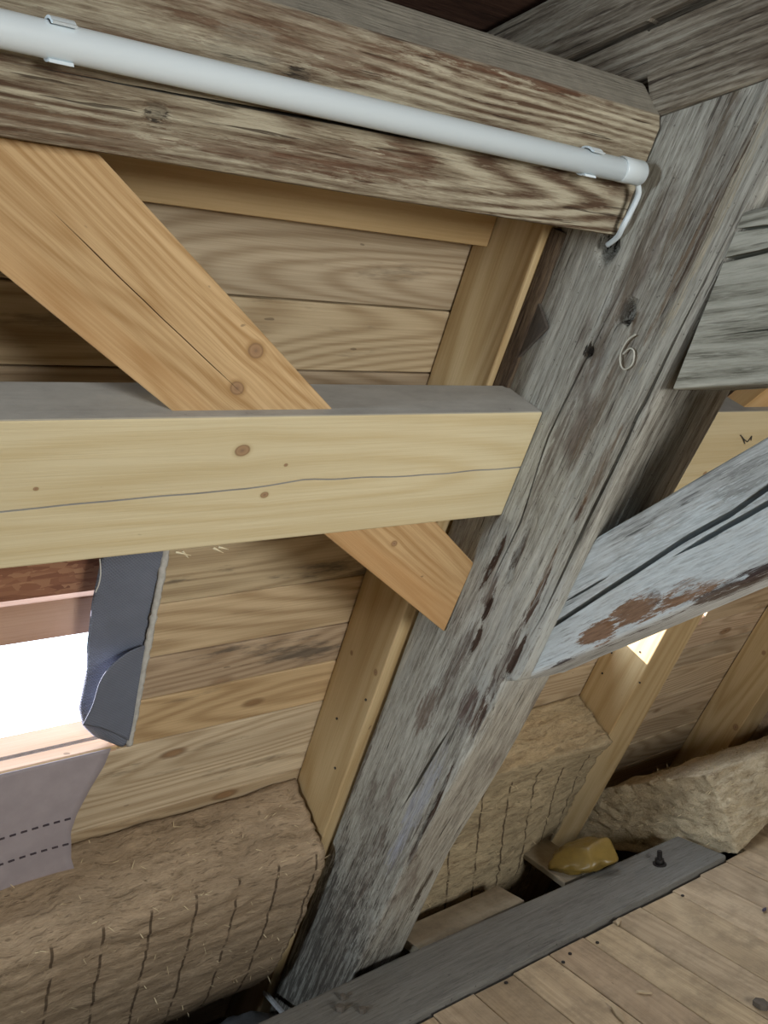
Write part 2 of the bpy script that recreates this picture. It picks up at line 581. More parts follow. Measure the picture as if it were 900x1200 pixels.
tag(slab('wall_left', -2.3, -2.2, -3.5, 2.4, -1.6, .7, M_shell), kind='structure')
tag(slab('wall_right', 5.0, 5.1, -3.5, 2.4, -1.6, .7, M_shell), kind='structure')
tag(slab('wall_back', -2.3, 5.1, -3.5, -3.4, -1.6, .7, M_shell), kind='structure')

ceil2 = empty('ceiling', (1.4, 0, .57)); tag(ceil2, kind='structure')
yy = -3.4
while yy < 1.3:
    prism('ceiling_board', [(-2.2, yy, .568), (5.0, yy, .568), (5.0, yy + .174, .568), (-2.2, yy + .174, .568)], (0, 0, .022), M_darkboard, ceil2, .002,
          ex=(1, 0, 0), ey=(0, 1, 0))
    yy += .176
slab('ceiling_backing', -2.25, 5.05, -3.5, 1.4, .592, .61, M_darkboard, ceil2)

# --- eaves closure: soffit, fascia and ground behind the boards
tag(slab('trim_1', -2.2, 5.0, .925, 1.30, .395, .411, M_darkboard), kind='structure')
tag(slab('trim_2', -2.2, 5.0, 1.28, 1.30, .395, .60, M_darkboard), kind='structure')

# --- sloping roof boarding
HOLES = [(0.07, .50, .762, 1.168), (1.40, 1.757, .80, 1.172), (1.892, 2.181, .80, 1.206)]
roof = empty('ceiling', F(1.2, 1.0, 1.0)); tag(roof, kind='structure')
STAIN = (.10, .085, .065)
M_board = new_wood('roof_boarding', (.65, .53, .375), (.40, .295, .185), 1, ring_k=150, stain=(.19, .15, .10), stain_at=.60, rnd=True, vknots=.8, tint=True)
M_board_mould = new_wood('roof_boarding_mouldy', (.65, .535, .38), (.40, .305, .20), 2, ring_k=150, stain=(.06, .055, .05), stain_at=.53, rnd=True, vknots=.5, tint=True)


def roof_board(x0, x1, s0, s1, mat, col, n_off=0.0, th=.019):
    g = .0012
    o = prism('roof_board', [F(x0, s0 + g, 1 + n_off), F(x1, s0 + g, 1 + n_off), F(x1, s1 - g, 1 + n_off), F(x0, s1 - g, 1 + n_off)],
              F(0, 0, th), mat, roof, .0016, ex=(1, 0, 0), ey=F(0, 1, 0))
    o.color = (*col, 1)
    return o


ROWS = [.10, .19, .268, .375, .478, .58, .68, .772, .874, .984, 1.074, 1.178]
BAYS = [(-.92, .06), (.06, .97), (.97, 1.82), (1.82, 2.565), (2.565, 3.4)]
ROW_EXTRA = {1: [1.368, 1.480, 1.59, 1.70, 1.81, 1.93, 2.05, 2.2],
             3: [1.232, 1.325, 1.398, 1.516, 1.603, 1.70, 1.81, 1.92, 2.04, 2.2]}
DEF_EXTRA = [1.28, 1.39, 1.49, 1.60, 1.70, 1.81, 1.93, 2.05, 2.2]
TINTS = {(1, 2): (.80, .80, .78), (1, 3): (.86, .84, .76), (1, 4): (.62, .60, .58), (1, 6): (.95, .97, .92), (1, 7): (.95, .93, .84), (1, 8): (1.0, .95, .84),
         (1, 9): (.80, .74, .70), (1, 10): (1.02, .92, .74), (1, 11): (1.12, 1.15, 1.15)}
for bi, (bx0, bx1) in enumerate(BAYS):
    rows = ROWS + ROW_EXTRA.get(bi, DEF_EXTRA)
    if bi == 3:
        rows = [r for r in ROWS[:-1]] + [1.14] + ROW_EXTRA[3]
    for ri in range(len(rows) - 1):
        s0, s1 = rows[ri], rows[ri + 1]
        segs = [(bx0 + .001, bx1 - .001, s0, s1)]
        for (hx0, hx1, hs0, hs1) in HOLES:
            new = []
            for (a, b, c0, c1) in segs:
                if c1 <= hs0 + .004 or c0 >= hs1 - .004 or b <= hx0 or a >= hx1:
                    new.append((a, b, c0, c1)); continue
                if a < hx0 - .03: new.append((a, hx0, c0, c1))
                if b > hx1 + .03: new.append((hx1, b, c0, c1))
                if c0 < hs0 - .004: new.append((max(a, hx0), min(b, hx1), c0, hs0))
                if c1 > hs1 + .004: new.append((max(a, hx0), min(b, hx1), hs1, c1))
            segs = new
        k = random.uniform(.84, 1.06)
        tint = TINTS.get((bi, ri), (k, k * random.uniform(.95, 1.0), k * random.uniform(.86, 1.0)))
        for (a, b, c0, c1) in segs:
            roof_board(a, b, c0, c1, M_board_mould if (bi == 1 and ri in (7, 9)) else M_board, tint,
                       random.uniform(-.001, .001), .019)
# unseen underlay added outside the boards to stop light leaks, tiled round openings
ux = sorted({-2.3, 5.1, *[h[0] for h in HOLES], *[h[1] for h in HOLES]})
us_ = sorted({.06, 2.35, *[h[2] for h in HOLES], *[h[3] for h in HOLES]})
V = []; Fc = []
for i in range(len(ux) - 1):
    for j in range(len(us_) - 1):
        cx, cs = (ux[i] + ux[i + 1]) / 2, (us_[j] + us_[j + 1]) / 2
        if any(h[0] < cx < h[1] and h[2] < cs < h[3] for h in HOLES):
            continue
        b = len(V)
        for n in (1.022, 1.030):
            for (x, s) in ((ux[i], us_[j]), (ux[i + 1], us_[j]), (ux[i + 1], us_[j + 1]), (ux[i], us_[j + 1])):
                V.append(W(F(x, s, n)))
        for q in ((0, 1, 2, 3), (7, 6, 5, 4), (0, 4, 5, 1), (1, 5, 6, 2), (2, 6, 7, 3), (3, 7, 4, 0)):
            Fc.append(tuple(b + k for k in q))
o = mesh_obj('leak_stop', [v - roof.location for v in V], Fc, M_under, roof, Matrix.Translation(roof.location))

# --- floor
floor = empty('floor', (1.2, 0, -1.055)); tag(floor, kind='structure')
M_floor = new_wood('floor_planks', (.53, .405, .265), (.38, .28, .175), 5, ring_k=120, rnd=True, worn=.55, stain=(.20, .15, .10), stain_at=.62, tint=True, fine=.5)
M_sub = flat('dusty_subfloor', (.055, .048, .042), .95, bump=.6)
slab('subfloor', -2.3, 5.1, -3.5, 2.4, -1.50, -1.46, M_sub, floor)
slab('floor_backing_far', 1.95, 5.1, 1.1, 1.345, -1.12, -1.088, M_sub, floor)
slab('floor_backing', -2.3, 5.1, -3.5, 1.18, -1.12, -1.088, M_sub, floor)
TF = math.tan(math.radians(6.0))
edges = [1.161 - .1 * k for k in range(34, 0, -1)] + [1.161, 1.262, 1.362, 1.455, 1.549, 1.66, 1.769] + [1.769 + .104 * k for k in range(1, 30)]
for i in range(len(edges) - 1):
    a, b = edges[i] + .0012, edges[i + 1] - .0012
    ye = 1.205 - random.uniform(0, .006); y0 = -3.4
    if a > 1.75: ye = 1.345 if a > 1.93 else 1.205
    xa0, xb0 = a - (ye - y0) * TF, b - (ye - y0) * TF
    if xb0 < -2.6: continue
    dz = random.uniform(-.0015, .001)
    o = prism('floorboard', [(a, ye, -1.055 + dz), (b, ye + random.uniform(-.004, .002), -1.055 + dz), (xb0, y0, -1.055 + dz), (xa0, y0, -1.055 + dz)],
              (0, 0, -.024), M_floor, floor, .0014, ex=(TF, 1, 0), ey=(1, 0, 0))
    k = random.uniform(.86, 1.08)
    o.color = (k, k * random.uniform(.96, 1.0), k * random.uniform(.92, 1.0), 1)

# ================================================================== RAFTERS
def rafter(x0, x1, label, seed, s0=.12, knots=()):
    def mf(loc):
        return new_wood('rafter_wood', (.62, .475, .27), (.47, .325, .155), seed, [(loc(p), r) for p, r in knots], ring_k=80, vknots=.3)
    o = timber('rafter', bx(x0, x1, s0, 2.3, .873, .9985, 's'), mf, nu=3, nv=(1, 1, 1, 1), rc=.003)
    return tag(o, label, 'rafter', 'new roof rafters')


rafter(-.06, .065, 'new pale rafter left of the roof opening, outside the view', 11)
rafter(.907, 1.035, 'new pale rafter whose side shows left of the leaning old post', 12,
       knots=[(on_x(440, 788, .907), .007), (on_x(412, 765, .907), .005)])
rafter(1.76, 1.89, 'new pale rafter under the weathered brace with a bright light patch on its side', 13)
rafter(2.503, 2.63, 'new rafter at the right edge, beyond the bay with bare boards', 14, knots=[(on_x(862, 852, 2.503), .012), (on_x(895, 765, 2.503), .008)])

M_nailh = plain('dark_nail', (.03, .025, .02), .6)
rf = [o_ for o_ in C.objects if o_.name.startswith('rafter')]
r1, r2 = rf[1], rf[2]
for ro, x_, pix in ((r1, .907, ((395, 842), (429, 820), (393, 900))), (r2, 1.76, ((717, 765), (706, 789), (750, 764), (750, 800)))):
    for a_, b_ in pix:
        q_ = on_x(a_, b_, x_)
        tube('nail_head', [q_, q_ + np.array((-.0016, 0, 0))], .0026, M_nailh, ro, 8)

# rafter-side batten high under the old purlin
def mf(loc): return new_wood('batten_wood', (.68, .50, .27), (.56, .38, .18), 16, ring_k=40)
o = timber('batten', bx(.068, .905, .205, .262, .965, .998), mf, nu=2, nv=(1, 1, 1, 1), rc=.002)
tag(o, 'orange-toned batten on the roof boards just under the old horizontal beam', 'batten')

# ================================================================== OLD TIMBERS
BROWN = (.085, .045, .028)
CHAR = (.022, .016, .013)
XP = .93


def post_top(n): return (n * CA - .36) / SA
def post_station(s, nf, xr, top=False, bot=False, nb=.868):
    def q(x, n):
        ss = post_top(n) if top else ((n * CA + 1.42) / SA if bot else s)
        return F(x, ss, n)
    return [q(XP, nb), q(XP, nf), q(xr, nf), q(xr, nb)]


POST = [post_station(0, .602, 1.095, top=True), post_station(.25, .617, 1.09), post_station(.5, .624, 1.078), post_station(.778, .626, 1.05),
        post_station(.80, .630, 1.046), post_station(.818, .650, 1.044), post_station(1.05, .660, 1.043), post_station(1.3, .678, 1.04),
        post_station(0, .70, 1.065, bot=True)]


def post_mat(loc):
    P = lambda px, py, x=XP: loc(on_x(px, py, x))
    Q = lambda px, py, n=.66: loc(on_n(px, py, n))
    pt = [
        (P(735, 368), (.017, .015, .03), CHAR, 1.0), (P(690, 412), (.011, .010, .02), CHAR, .96),
        (P(712, 286), (.016, .018, .03), CHAR, 1.0),
        (P(578, 655), (.055, .007, .03), BROWN, .95), (P(606, 650), (.05, .010, .03), BROWN, .8), (P(575, 690), (.045, .012, .03), BROWN, .75),
        (P(570, 715), (.03, .006, .03), BROWN, .95), (P(558, 748), (.035, .006, .03), BROWN, .95),
        (P(628, 705), (.07, .005, .04), BROWN, .9), (P(604, 770), (.05, .006, .04), BROWN, .95), (P(640, 672), (.07, .004, .04), (.16, .085, .04), .9),
        (P(680, 600), (.03, .004, .04), BROWN, .9),
        (P(548, 830), (.05, .022, .05), (.12, .07, .055), .8), (P(560, 840), (.06, .012, .05), BROWN, .9),
        (P(503, 955), (.17, .006, .04), BROWN, .9), (P(478, 1030), (.11, .008, .04), BROWN, .9), (P(455, 1075), (.10, .008, .04), BROWN, .7),
        (P(445, 985), (.08, .014, .05), BROWN, .65), (P(425, 1040), (.09, .012, .05), BROWN, .7), (P(500, 830), (.07, .02, .05), (.17, .11, .08), .7),
        (P(735, 330), (.16, .02, .05), (.16, .115, .075), .55), (P(715, 450), (.14, .014, .05), (.17, .115, .07), .6), (P(790, 330), (.12, .006, .05), (.20, .125, .07), .7),
        (P(700, 560), (.10, .010, .05), (.19, .12, .07), .6),
        (P(860, 215), (.22, .012, .06), (.60, .53, .40), .9), (P(835, 250), (.16, .006, .05), BROWN, .8), (P(815, 215), (.18, .010, .06), (.20, .15, .10), .7), (P(640, 545), (.14, .012, .05), BROWN, .55), (P(590, 780), (.12, .012, .05), (.10, .065, .05), .8), (P(530, 790), (.14, .016, .05), (.12, .08, .06), .7), (P(420, 900), (.16, .016, .05), (.11, .07, .05), .7), (Q(497, 1045, .675), (.09, .03, .012), (.075, .05, .03), .85),
        (P(350, 1165), (.55, .24, .12), (.10, .086, .072), .85), (P(470, 650), (.12, .06, .03), (.085, .08, .075), .7),  # first: brown-black stain at the foot, with shade there painted in
        (P(490, 940), (.16, .02, .03), (.46, .47, .52), .7), (P(470, 985), (.12, .015, .03), (.46, .47, .52), .6),  # bluish sky glow painted into the lower post side
    ]
    return old_wood('old_post_wood', (.11, .09, .07), (.325, .308, .262), (.54, .525, .46), (.145, .095, .07), 21, raw_amt=.7, raw_at=.545, patches=pt,
                    wash=(.46, .47, .44), wash_at=.53, contrast=1.1, bump=.9, dots=.5)


def uu(p):   # fraction along the post for a point
    return np.clip((sn(p)[0] + .0) / 2.08, 0, 1)


def vv(p): return (.868 - sn(p)[1]) / (.868 - .645)


def pcr(pix, w, d, **k):
    q = [on_x(a, b, XP) for a, b in pix]
    return dict(face=0, pts=[(uu(p), vv(p)) for p in q], w=w, d=d, **k)


pcr_list = [pcr([(735, 300), (640, 500), (606, 600), (560, 705)], .003, .012, wig=.012),
            pcr([(830, 270), (735, 470), (690, 590), (610, 740)], .005, .016, wig=.015),
            pcr([(535, 850), (505, 905), (478, 955)], .006, .03, wig=.01)]
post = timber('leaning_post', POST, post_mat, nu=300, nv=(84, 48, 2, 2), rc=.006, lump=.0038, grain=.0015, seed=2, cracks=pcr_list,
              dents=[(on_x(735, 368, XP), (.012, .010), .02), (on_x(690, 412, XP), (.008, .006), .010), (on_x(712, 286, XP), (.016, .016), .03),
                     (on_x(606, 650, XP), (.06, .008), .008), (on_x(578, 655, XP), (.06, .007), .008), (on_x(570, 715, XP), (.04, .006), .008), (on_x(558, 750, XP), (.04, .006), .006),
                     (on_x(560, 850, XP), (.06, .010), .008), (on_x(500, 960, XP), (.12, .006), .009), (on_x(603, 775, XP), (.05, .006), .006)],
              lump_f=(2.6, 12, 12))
tag(post, 'massive grey weathered old post leaning with the roof, marked with a chalk 6', 'post')

# bark strip and thin dark patch on the post, chalk figure, hanging splinters
M_bark = old_wood('bark', (.015, .010, .008), (.08, .055, .038), (.21, .155, .10), (.05, .03, .02), 23, bump=1.0)
tag(timber('bark_strip', [[F(.918, s, .872), F(.924, s, .852), F(.94, s, .852), F(.94, s, .872)] for s in (.20, .33, .44)], M_bark, nu=60, nv=(10, 6, 2, 2), rc=.002,
           lump=.006, grain=.002, seed=9, parent=post), 'strip of dark bark left on the edge')
M_dkpatch = old_wood('dark_patch_wood', (.05, .042, .036), (.085, .072, .06), (.12, .10, .085), (.06, .045, .035), 24, bump=.5)
tri = [on_x(628, 346, XP - .006), on_x(641, 384, XP - .006), on_x(596, 431, XP - .006), on_x(618, 385, XP - .006)]
tag(prism('dark_patch', tri, (.006, 0, 0), M_dkpatch, post, .001, ex=F(0, 1, 0), ey=F(0, 0, 1)), 'dark triangular patch on the post side')  # thin dark plate laid on the post face
M_chalk = flat('chalk', (.52, .51, .44), .95)
six = [(745, 392), (738, 396), (731, 405), (727, 416), (727, 426), (730, 432), (735, 432), (741, 426), (743, 415), (741, 409), (736, 409), (730, 415)]
sp = smooth_path([on_x(a, b, XP - .006) for a, b in six], 5)
tag(tube('chalk_mark', sp, .0011, M_chalk, post, 5), 'chalked figure 6')


def old_mat(kind, seed):
    def mf(loc):
        if kind == 'mid':
            return old_wood('mid_beam_wood', (.15, .145, .115), (.34, .335, .28), (.49, .485, .42), (.19, .15, .105), seed, raw_amt=.4, raw_at=.6, ring=.14, ring_k=200, bump=.5, checks=.5)
        return old_wood('tie_beam_wood', (.07, .052, .038), (.23, .19, .14), (.43, .385, .305), (.12, .075, .05), seed, raw_amt=.6, raw_at=.55, ring=.09, ring_k=160, bump=.8)
    return mf


# tie beam at the top right, running inwards over the post head
def tie_station(y, z0, z1): return [(.925, y, z1), (.925, y, z0), (1.11, y, z0), (1.11, y, z1)]
TS = [(-.6, .362), (0, .362), (.70, .362), (.706, .412), (1.26, .412)]
tst = [tie_station(y, z0, .560) for y, z0 in TS]
tc = np.array(tst).mean(1); TL = np.concatenate([[0], np.cumsum(np.linalg.norm(np.diff(tc, axis=0), axis=1))]); TL /= TL[-1]
tpt = [(float(l_), (.560 - zc) / (.560 - z0)) for l_, (y, z0), zc in zip(TL, TS, (.455, .463, .469, .469, .470))]
tie = timber('tie_beam', tst, old_mat('tie', 31), nu=220, nv=(60, 10, 2, 2), rc=.006, lump=.002, grain=.0015, seed=5,
             cracks=[dict(face=0, pts=tpt, w=.013, d=.045, wig=.0, tap=.05)])
tag(tie, 'old brown-grey tie beam crossing over the post head at the top right', 'beam')

# middle horizontal piece at right, butting on the post's inner face
def mid_station(y, z0=.038, z1=.229, sk=0.0): return [(.927, y + sk * .5, z1), (.927, y, z0), (1.06, y, z0), (1.06, y + sk * .5, z1)]
e0 = on_x(788, 456, .927); e1 = on_x(872, 250, .927)
mid_st = [[(.927, e1[1], .229), (.927, e0[1], .038), (1.06, e0[1], .038), (1.06, e1[1], .229)]] + [mid_station(y) for y in (.5, .2, -.5)]
mid = timber('inner_beam', mid_st, old_mat('mid', 33), nu=200, nv=(54, 8, 2, 2), rc=.005, lump=.0015, grain=.001, seed=6,
             cracks=[dict(face=0, pts=[(0, .26), (.1, .24), (1, .25)], w=.006, d=.03, wig=.004, tap=.02), dict(face=0, pts=[(0, .10), (.06, .125), (.2, .12), (1, .12)], w=.004, d=.02, tap=.02, wig=.004),
                     dict(face=0, pts=[(.01, .70), (.12, .69), (.3, .68)], w=.003, d=.012)])
tag(mid, 'short grey weathered beam butting against the post at the right edge', 'beam')

# knee brace rising inwards from the post
BX0, BX1 = .950, 1.052
t0 = on_x(765, 590, BX0); t1 = on_x(900, 510, BX0)
b0 = on_x(616, 795, BX0); b1 = on_x(900, 672, BX0)
dT = (t1 - t0); dB = (b1 - b0)
def at_y(p, d, y): return p + d * ((y - p[1]) / d[1])
tl = on_x(672, 672, BX0)                                # where the upper edge meets the post
tl = at_y(t0, dT, tl[1]); bl = b0
def br_station(a, b): return [np.array((BX0, a[1], a[2])), np.array((BX0, b[1], b[2])), np.array((BX1, b[1], b[2] - .006)), np.array((BX1, a[1], a[2]))]
br_st = [br_station(at_y(t0, dT, .832), bl + np.array((0, .012, -.006)))] + [br_station(at_y(t0, dT, y), at_y(b0, dB, y + .03)) for y in (.60,)] + [br_station(at_y(t0, dT, .465), at_y(b0, dB, .185))]


def brace_mat(loc):
    P = lambda px, py: loc(on_x(px, py, BX0))
    RAW = (.27, .145, .075)
    pt = [(P(700, 742), (.045, .018, .03), RAW, .95), (P(745, 715), (.06, .022, .03), RAW, .95), (P(800, 697), (.06, .017, .03), RAW, .95), (P(838, 690), (.03, .012, .03), RAW, .9),
          (P(655, 782), (.05, .010, .03), (.07, .05, .05), .9), (P(735, 750), (.20, .008, .06), (.10, .065, .05), .95), (P(860, 688), (.10, .010, .06), (.12, .085, .065), .95), (P(885, 672), (.05, .012, .03), (.07, .045, .04), .9),
          (P(768, 700), (.015, .014, .02), (.17, .11, .08), .8),
          (P(880, 570), (.07, .035, .03), (.20, .205, .19), .6), (P(820, 640), (.15, .06, .05), (.66, .72, .74), .9), (P(770, 640), (.14, .03, .05), (.64, .70, .72), .9)]  # last two: bluish light from the left painted onto the brace
    return old_wood('brace_wood', (.17, .17, .16), (.42, .435, .43), (.62, .65, .65), (.20, .18, .155), 41, raw_amt=.35, raw_at=.60, patches=pt, wash=(.62, .665, .68), wash_at=.45,
                    bump=.6, contrast=1.0)


def bcr(pix, w, d, **k):
    L0 = br_st[0][0][1] * .5 + br_st[0][1][1] * .5
    pts = []
    for a, b in pix:
        p = on_x(a, b, BX0)
        za = at_y(t0, dT, p[1])[2]; zb = at_y(b0, dB, p[1])[2]
        cen = [np.mean(st_, 0) for st_ in br_st]
        tot = np.concatenate([[0], np.cumsum([np.linalg.norm(cen[i + 1] - cen[i]) for i in range(len(cen) - 1)])])
        ax = (cen[-1] - cen[0]); ax /= np.linalg.norm(ax)
        pts.append((float(np.clip((p - cen[0]) @ ax / tot[-1], 0, 1)), (za - p[2]) / (za - zb)))
    return dict(face=0, pts=pts, w=w, d=d, **k)


c1 = bcr([(634, 743), (700, 700), (800, 633), (850, 606), (900, 570)], .011, .05, wig=.004, tap=.12)
c2 = bcr([(650, 712), (700, 683), (800, 603), (900, 537)], .005, .03, tap=.3, wig=.003)
c2['rng'] = (c2['pts'][0][0], c2['pts'][1][0] + .02)
c3 = bcr([(634, 765), (700, 722), (790, 652), (840, 624), (900, 590)], .010, .05, wig=.004, tap=.12)
c3['rng'] = (c3['pts'][2][0], 1.0)
for c_ in (c1, c2, c3):
    c_['pts'].append((1.0, c_['pts'][-1][1] + .04))
brace = timber('knee_brace', br_st, brace_mat, nu=220, nv=(60, 20, 2, 2), rc=.006, lump=.0018, grain=.001, seed=8, cracks=[c2, c1, c3])
tag(brace, 'whitish weathered knee brace with a long crack and torn brown edge, lower right', 'brace')

# old purlin with the white pipe on it
def pur_station(x): return [F(x, .004, .818), F(x, .034, .770), F(x, .176, .768), F(x, .176, .868), F(x, .004, .868)]
def purlin_mat(loc):
    P = lambda px, py: loc(on_n(px, py, .77))
    RED = (.14, .065, .035)
    pt = [(P(560, 60), (.14, .030, .03), RED, .8), (P(640, 95), (.10, .012, .03), RED, .8), (P(700, 110), (.05, .009, .03), RED, .7), (P(350, 40), (.18, .03, .03), RED, .6),
          (P(60, 150), (.14, .022, .03), (.16, .085, .045), .6), (P(420, 190), (.12, .02, .03), RED, .55), (P(480, 185), (.05, .016, .03), RED, .6), (P(330, 185), (.14, .012, .03), RED, .6),
          (P(182, 133), (.013, .011, .03), (.05, .04, .03), .93), (P(350, 90), (.02, .009, .03), CHAR, .8), (P(90, 30), (.14, .008, .03), RED, .6), (P(285, 65), (.04, .03, .03), (.36, .32, .24), .6),
          (P(600, 258), (.10, .006, .03), (.06, .04, .03), .7), (P(260, 212), (.25, .005, .03), (.085, .055, .045), .8)]
    return old_wood('old_purlin_wood', (.10, .06, .036), (.265, .218, .15), (.47, .42, .31), (.17, .085, .045), 51, raw_amt=.8, raw_at=.55, ring=.22, ring_k=200, patches=pt,
                    dust=(.26, .24, .195), dust_at=(.15, .4), bump=.9, contrast=1.0)


def p4(x): return [F(x, .036, .770), F(x, .176, .768), F(x, .176, .868), F(x, .003, .822)]
pst = [p4(x) for x in (-1.0, 0, .5, .926)]
purlin = timber('old_purlin', pst, purlin_mat, nu=330, nv=(64, 4, 2, 16), rc=.008, lump=.0012, grain=.0012, seed=12,
                cracks=[dict(face=0, pts=[(.62, .60), (.8, .55), (1.0, .47)], w=.003, d=.015, wig=.01)],
                dents=[(on_n(182, 133, .77), (.012, .012), .003)])
tag(purlin, 'old weathered brown-streaked horizontal beam carrying the white pipe at the top', 'beam')

# ================================================================== NEW TIMBERS
DUST = (.41, .40, .375)
YB = (.70, .61, .395); YD = (.60, .49, .28)


def ybm(knots, seed):
    def mf(loc):
        return new_wood('new_beam_wood', YB, YD, seed, [(loc(p), r) for p, r in knots], ring_k=70, dust=DUST, fine=.4)
    return mf


def yvf(p): return (sn(p)[0] - .432) / (.602 - .432)
ycr = [on_n(0, 600, .776), on_n(160, 585, .776), on_n(290, 573, .776), on_n(360, 562, .776), on_n(480, 558, .776), on_n(612, 547, .776)]
yb_st = [[F(x, .427, n0), F(x, .600, n0), F(x, .600, .859), F(x, .427, .859)] for x, n0 in ((-.9, .776), (.929, .776))]
yb = timber('new_beam', yb_st, ybm([(on_n(284, 528, .776), .011), (on_n(310, 580, .776), .006), (on_n(335, 545, .776), .003), (on_n(42, 573, .776), .003)], 61), nu=120, nv=(10, 2, 2, 4),
            rc=.0025, cracks=[dict(face=0, pts=[(0, .62)] + [((p[0] + .9) / 1.829, (sn(p)[0] - .427) / .173) for p in ycr] + [(1.0, .53)], w=.0022, d=.004, wig=.008, wf=40, tap=.01)])
tag(yb, 'pale yellow new horizontal beam left of the post with dust on its top', 'beam', 'new pale beams')
yb2_st = [[F(x, .432, n0), F(x, .610, n0), F(x, .610, .859), F(x, .432, .859)] for x, n0 in ((1.10, .776), (3.4, .776))]
yb2 = timber('new_beam', yb2_st, ybm([(on_n(826, 555, .776), .006)], 62), nu=8, nv=(4, 2, 2, 2), rc=.0025)
tag(yb2, 'pale yellow new horizontal beam right of the post, behind the knee brace', 'beam', 'new pale beams')


M_spl = plain('pale_splinter', (.66, .56, .36), .7)
for a_, b_ in (((206, 647), (224, 651)), ((214, 646), (221, 654)), ((250, 642), (262, 648)), ((256, 641), (268, 644))):
    tube('splinter', [on_n(*a_, .7775), on_n(*b_, .772)], [.0016, .0004], M_spl, yb, 5)
M_pen = plain('pencil_lead', (.05, .05, .05), .6)
tag(tube('pencil_mark', [on_n(x_, y_, .7745) for x_, y_ in ((868, 510), (872, 515), (873, 520), (870, 513), (876, 518), (881, 511), (880, 516))], .0010, M_pen, yb2, 5), 'small dark scribble')
o = tube('thread', smooth_path([on_n(838, 469, .85), on_n(846, 476, .84), on_n(852, 475, .84), on_n(861, 483, .82)], 5), .0013, M_pen, None, 5)
tag(o, 'dark fuzzy thread hanging above the right-hand new beam', 'thread')
o = tube('thread', smooth_path([on_n(117, 655, .985), on_n(118, 672, .983), on_n(116, 684, .984), on_n(112, 694, .985)], 5), .0010, plain('white_thread', (.7, .7, .66), .7), None, 5)
tag(o, 'white thread hanging beside the grey membrane in the roof opening', 'thread')


# diagonal braces let into the new beams
def diag(p_top, p_bot, mat, label, thick=.04, n0=.792):
    """p_top/p_bot: pairs (upper edge point, lower edge point) in (x, s)"""
    (a0, b0_), (a1, b1_) = p_top, p_bot
    st = [[F(a[0], a[1], n0), F(b[0], b[1], n0), F(b[0], b[1], n0 + thick), F(a[0], a[1], n0 + thick)] for a, b in ((a0, b0_), (a1, b1_))]
    o = timber('diagonal_brace', st, mat[0], nu=60, nv=(8, 2, 2, 2), rc=.002, cracks=mat[1])
    return tag(o, label, 'brace', 'new diagonal braces')


nd = .792
def xs(px, py): p = on_n(px, py, nd); return np.array((p[0], sn(p)[0]))
eU0, eU1 = xs(120, 185), xs(555, 660); eL0, eL1 = xs(0, 318), xs(520, 740)
def mfd(loc):
    P = lambda a, b: loc(on_n(a, b, nd))
    return new_wood('diagonal_wood', (.66, .46, .245), (.42, .25, .105), 71, [(P(278, 455), .011), (P(300, 411), .012), (P(462, 637), .006)], ring_k=200, fine=.5, red=(.54, .31, .135))
dU = (eU1 - eU0); dL = (eL1 - eL0)
topU = eU0 + dU * (.1795 - eU0[1]) / dU[1]; topL = eL0 + dL * (.1795 - eL0[1]) / dL[1]
cen_t = (topU + topL) / 2; axd = ((eU1 + eL1) / 2 - cen_t); Ld = np.linalg.norm(axd); axd /= Ld
def dfr(px, py):
    q = xs(px, py); u = (q - cen_t) @ axd / Ld
    A = topU + (eU1 - topU) * u; B = topL + (eL1 - topL) * u
    return (u, (q - A) @ (B - A) / ((B - A) @ (B - A)))
dcr = dict(face=0, pts=[dfr(60, 235), dfr(125, 305), dfr(190, 372), dfr(240, 418), dfr(285, 462)], w=.0022, d=.01, tap=.2, wig=.004)
dcr['w'] = .0013; dcr['d'] = .005
diag(((topU), (topL)), (eU1, eL1), (mfd, [dcr]), 'orange-brown new diagonal brace let into the new beam left of the post')

q0, q1 = xs(864, 483), xs(900, 456)
dr_ = (q1 - q0); dr_ /= np.linalg.norm(dr_)
pr = np.array((dr_[1], -dr_[0])); pr = pr if pr[0] < 0 else -pr
d2 = np.array((math.cos(math.radians(40)), -math.sin(math.radians(40))))
def mfd2(loc): return new_wood('diagonal_wood', (.63, .43, .215), (.50, .305, .125), 72, [], ring_k=60, red=(.56, .31, .13))
lo = q0 + np.array((.004, -.002)); wv = np.array((.20, 0))
diag((lo + d2 * .52, lo + wv + d2 * .40), (lo, lo + wv), (mfd2, []), 'sliver of orange new diagonal brace rising right above the right-hand new beam')

ls = [[F(x, .27, .885), F(x, .45, .885), F(x, .45, .91), F(x, .27, .91)] for x in (1.13, 1.70)]  # dark brown board filling the gap behind the beam
tag(timber('dark_board', ls, old_wood('dark_board_wood', (.04, .028, .02), (.10, .075, .055), (.16, .13, .10), (.09, .06, .04), 87), nu=40, nv=(14, 2, 2, 2), rc=.002, lump=.001), 'dark brown board glimpsed above the right-hand new beam', 'board')

# ================================================================== WALL PLATE, JOIST, BOLT
def plate_mat(loc):
    return old_wood('plate_wood', (.10, .092, .08), (.165, .155, .135), (.21, .20, .175), (.13, .105, .08), 81, raw_amt=.5, raw_at=.58, bump=.35, dots=.7, checks=.35)
pl_st = [[(x, 1.212, -1.048), (x, 1.212, -1.14), (x, yb_, -1.14), (x, yb_, -1.048)] for x, yb_ in ((-.4, 1.372), (1.0, 1.376), (1.885, 1.35))]
plate = timber('wall_plate', pl_st, plate_mat, nu=160, nv=(4, 2, 2, 24), rc=.004, lump=.002, grain=.001, seed=15, dents=[(on_z(582, 1103, -1.048), (.006, .006), .012)])
tag(plate, 'dark grey old timber plate lying along the edge of the floorboards', 'timber')

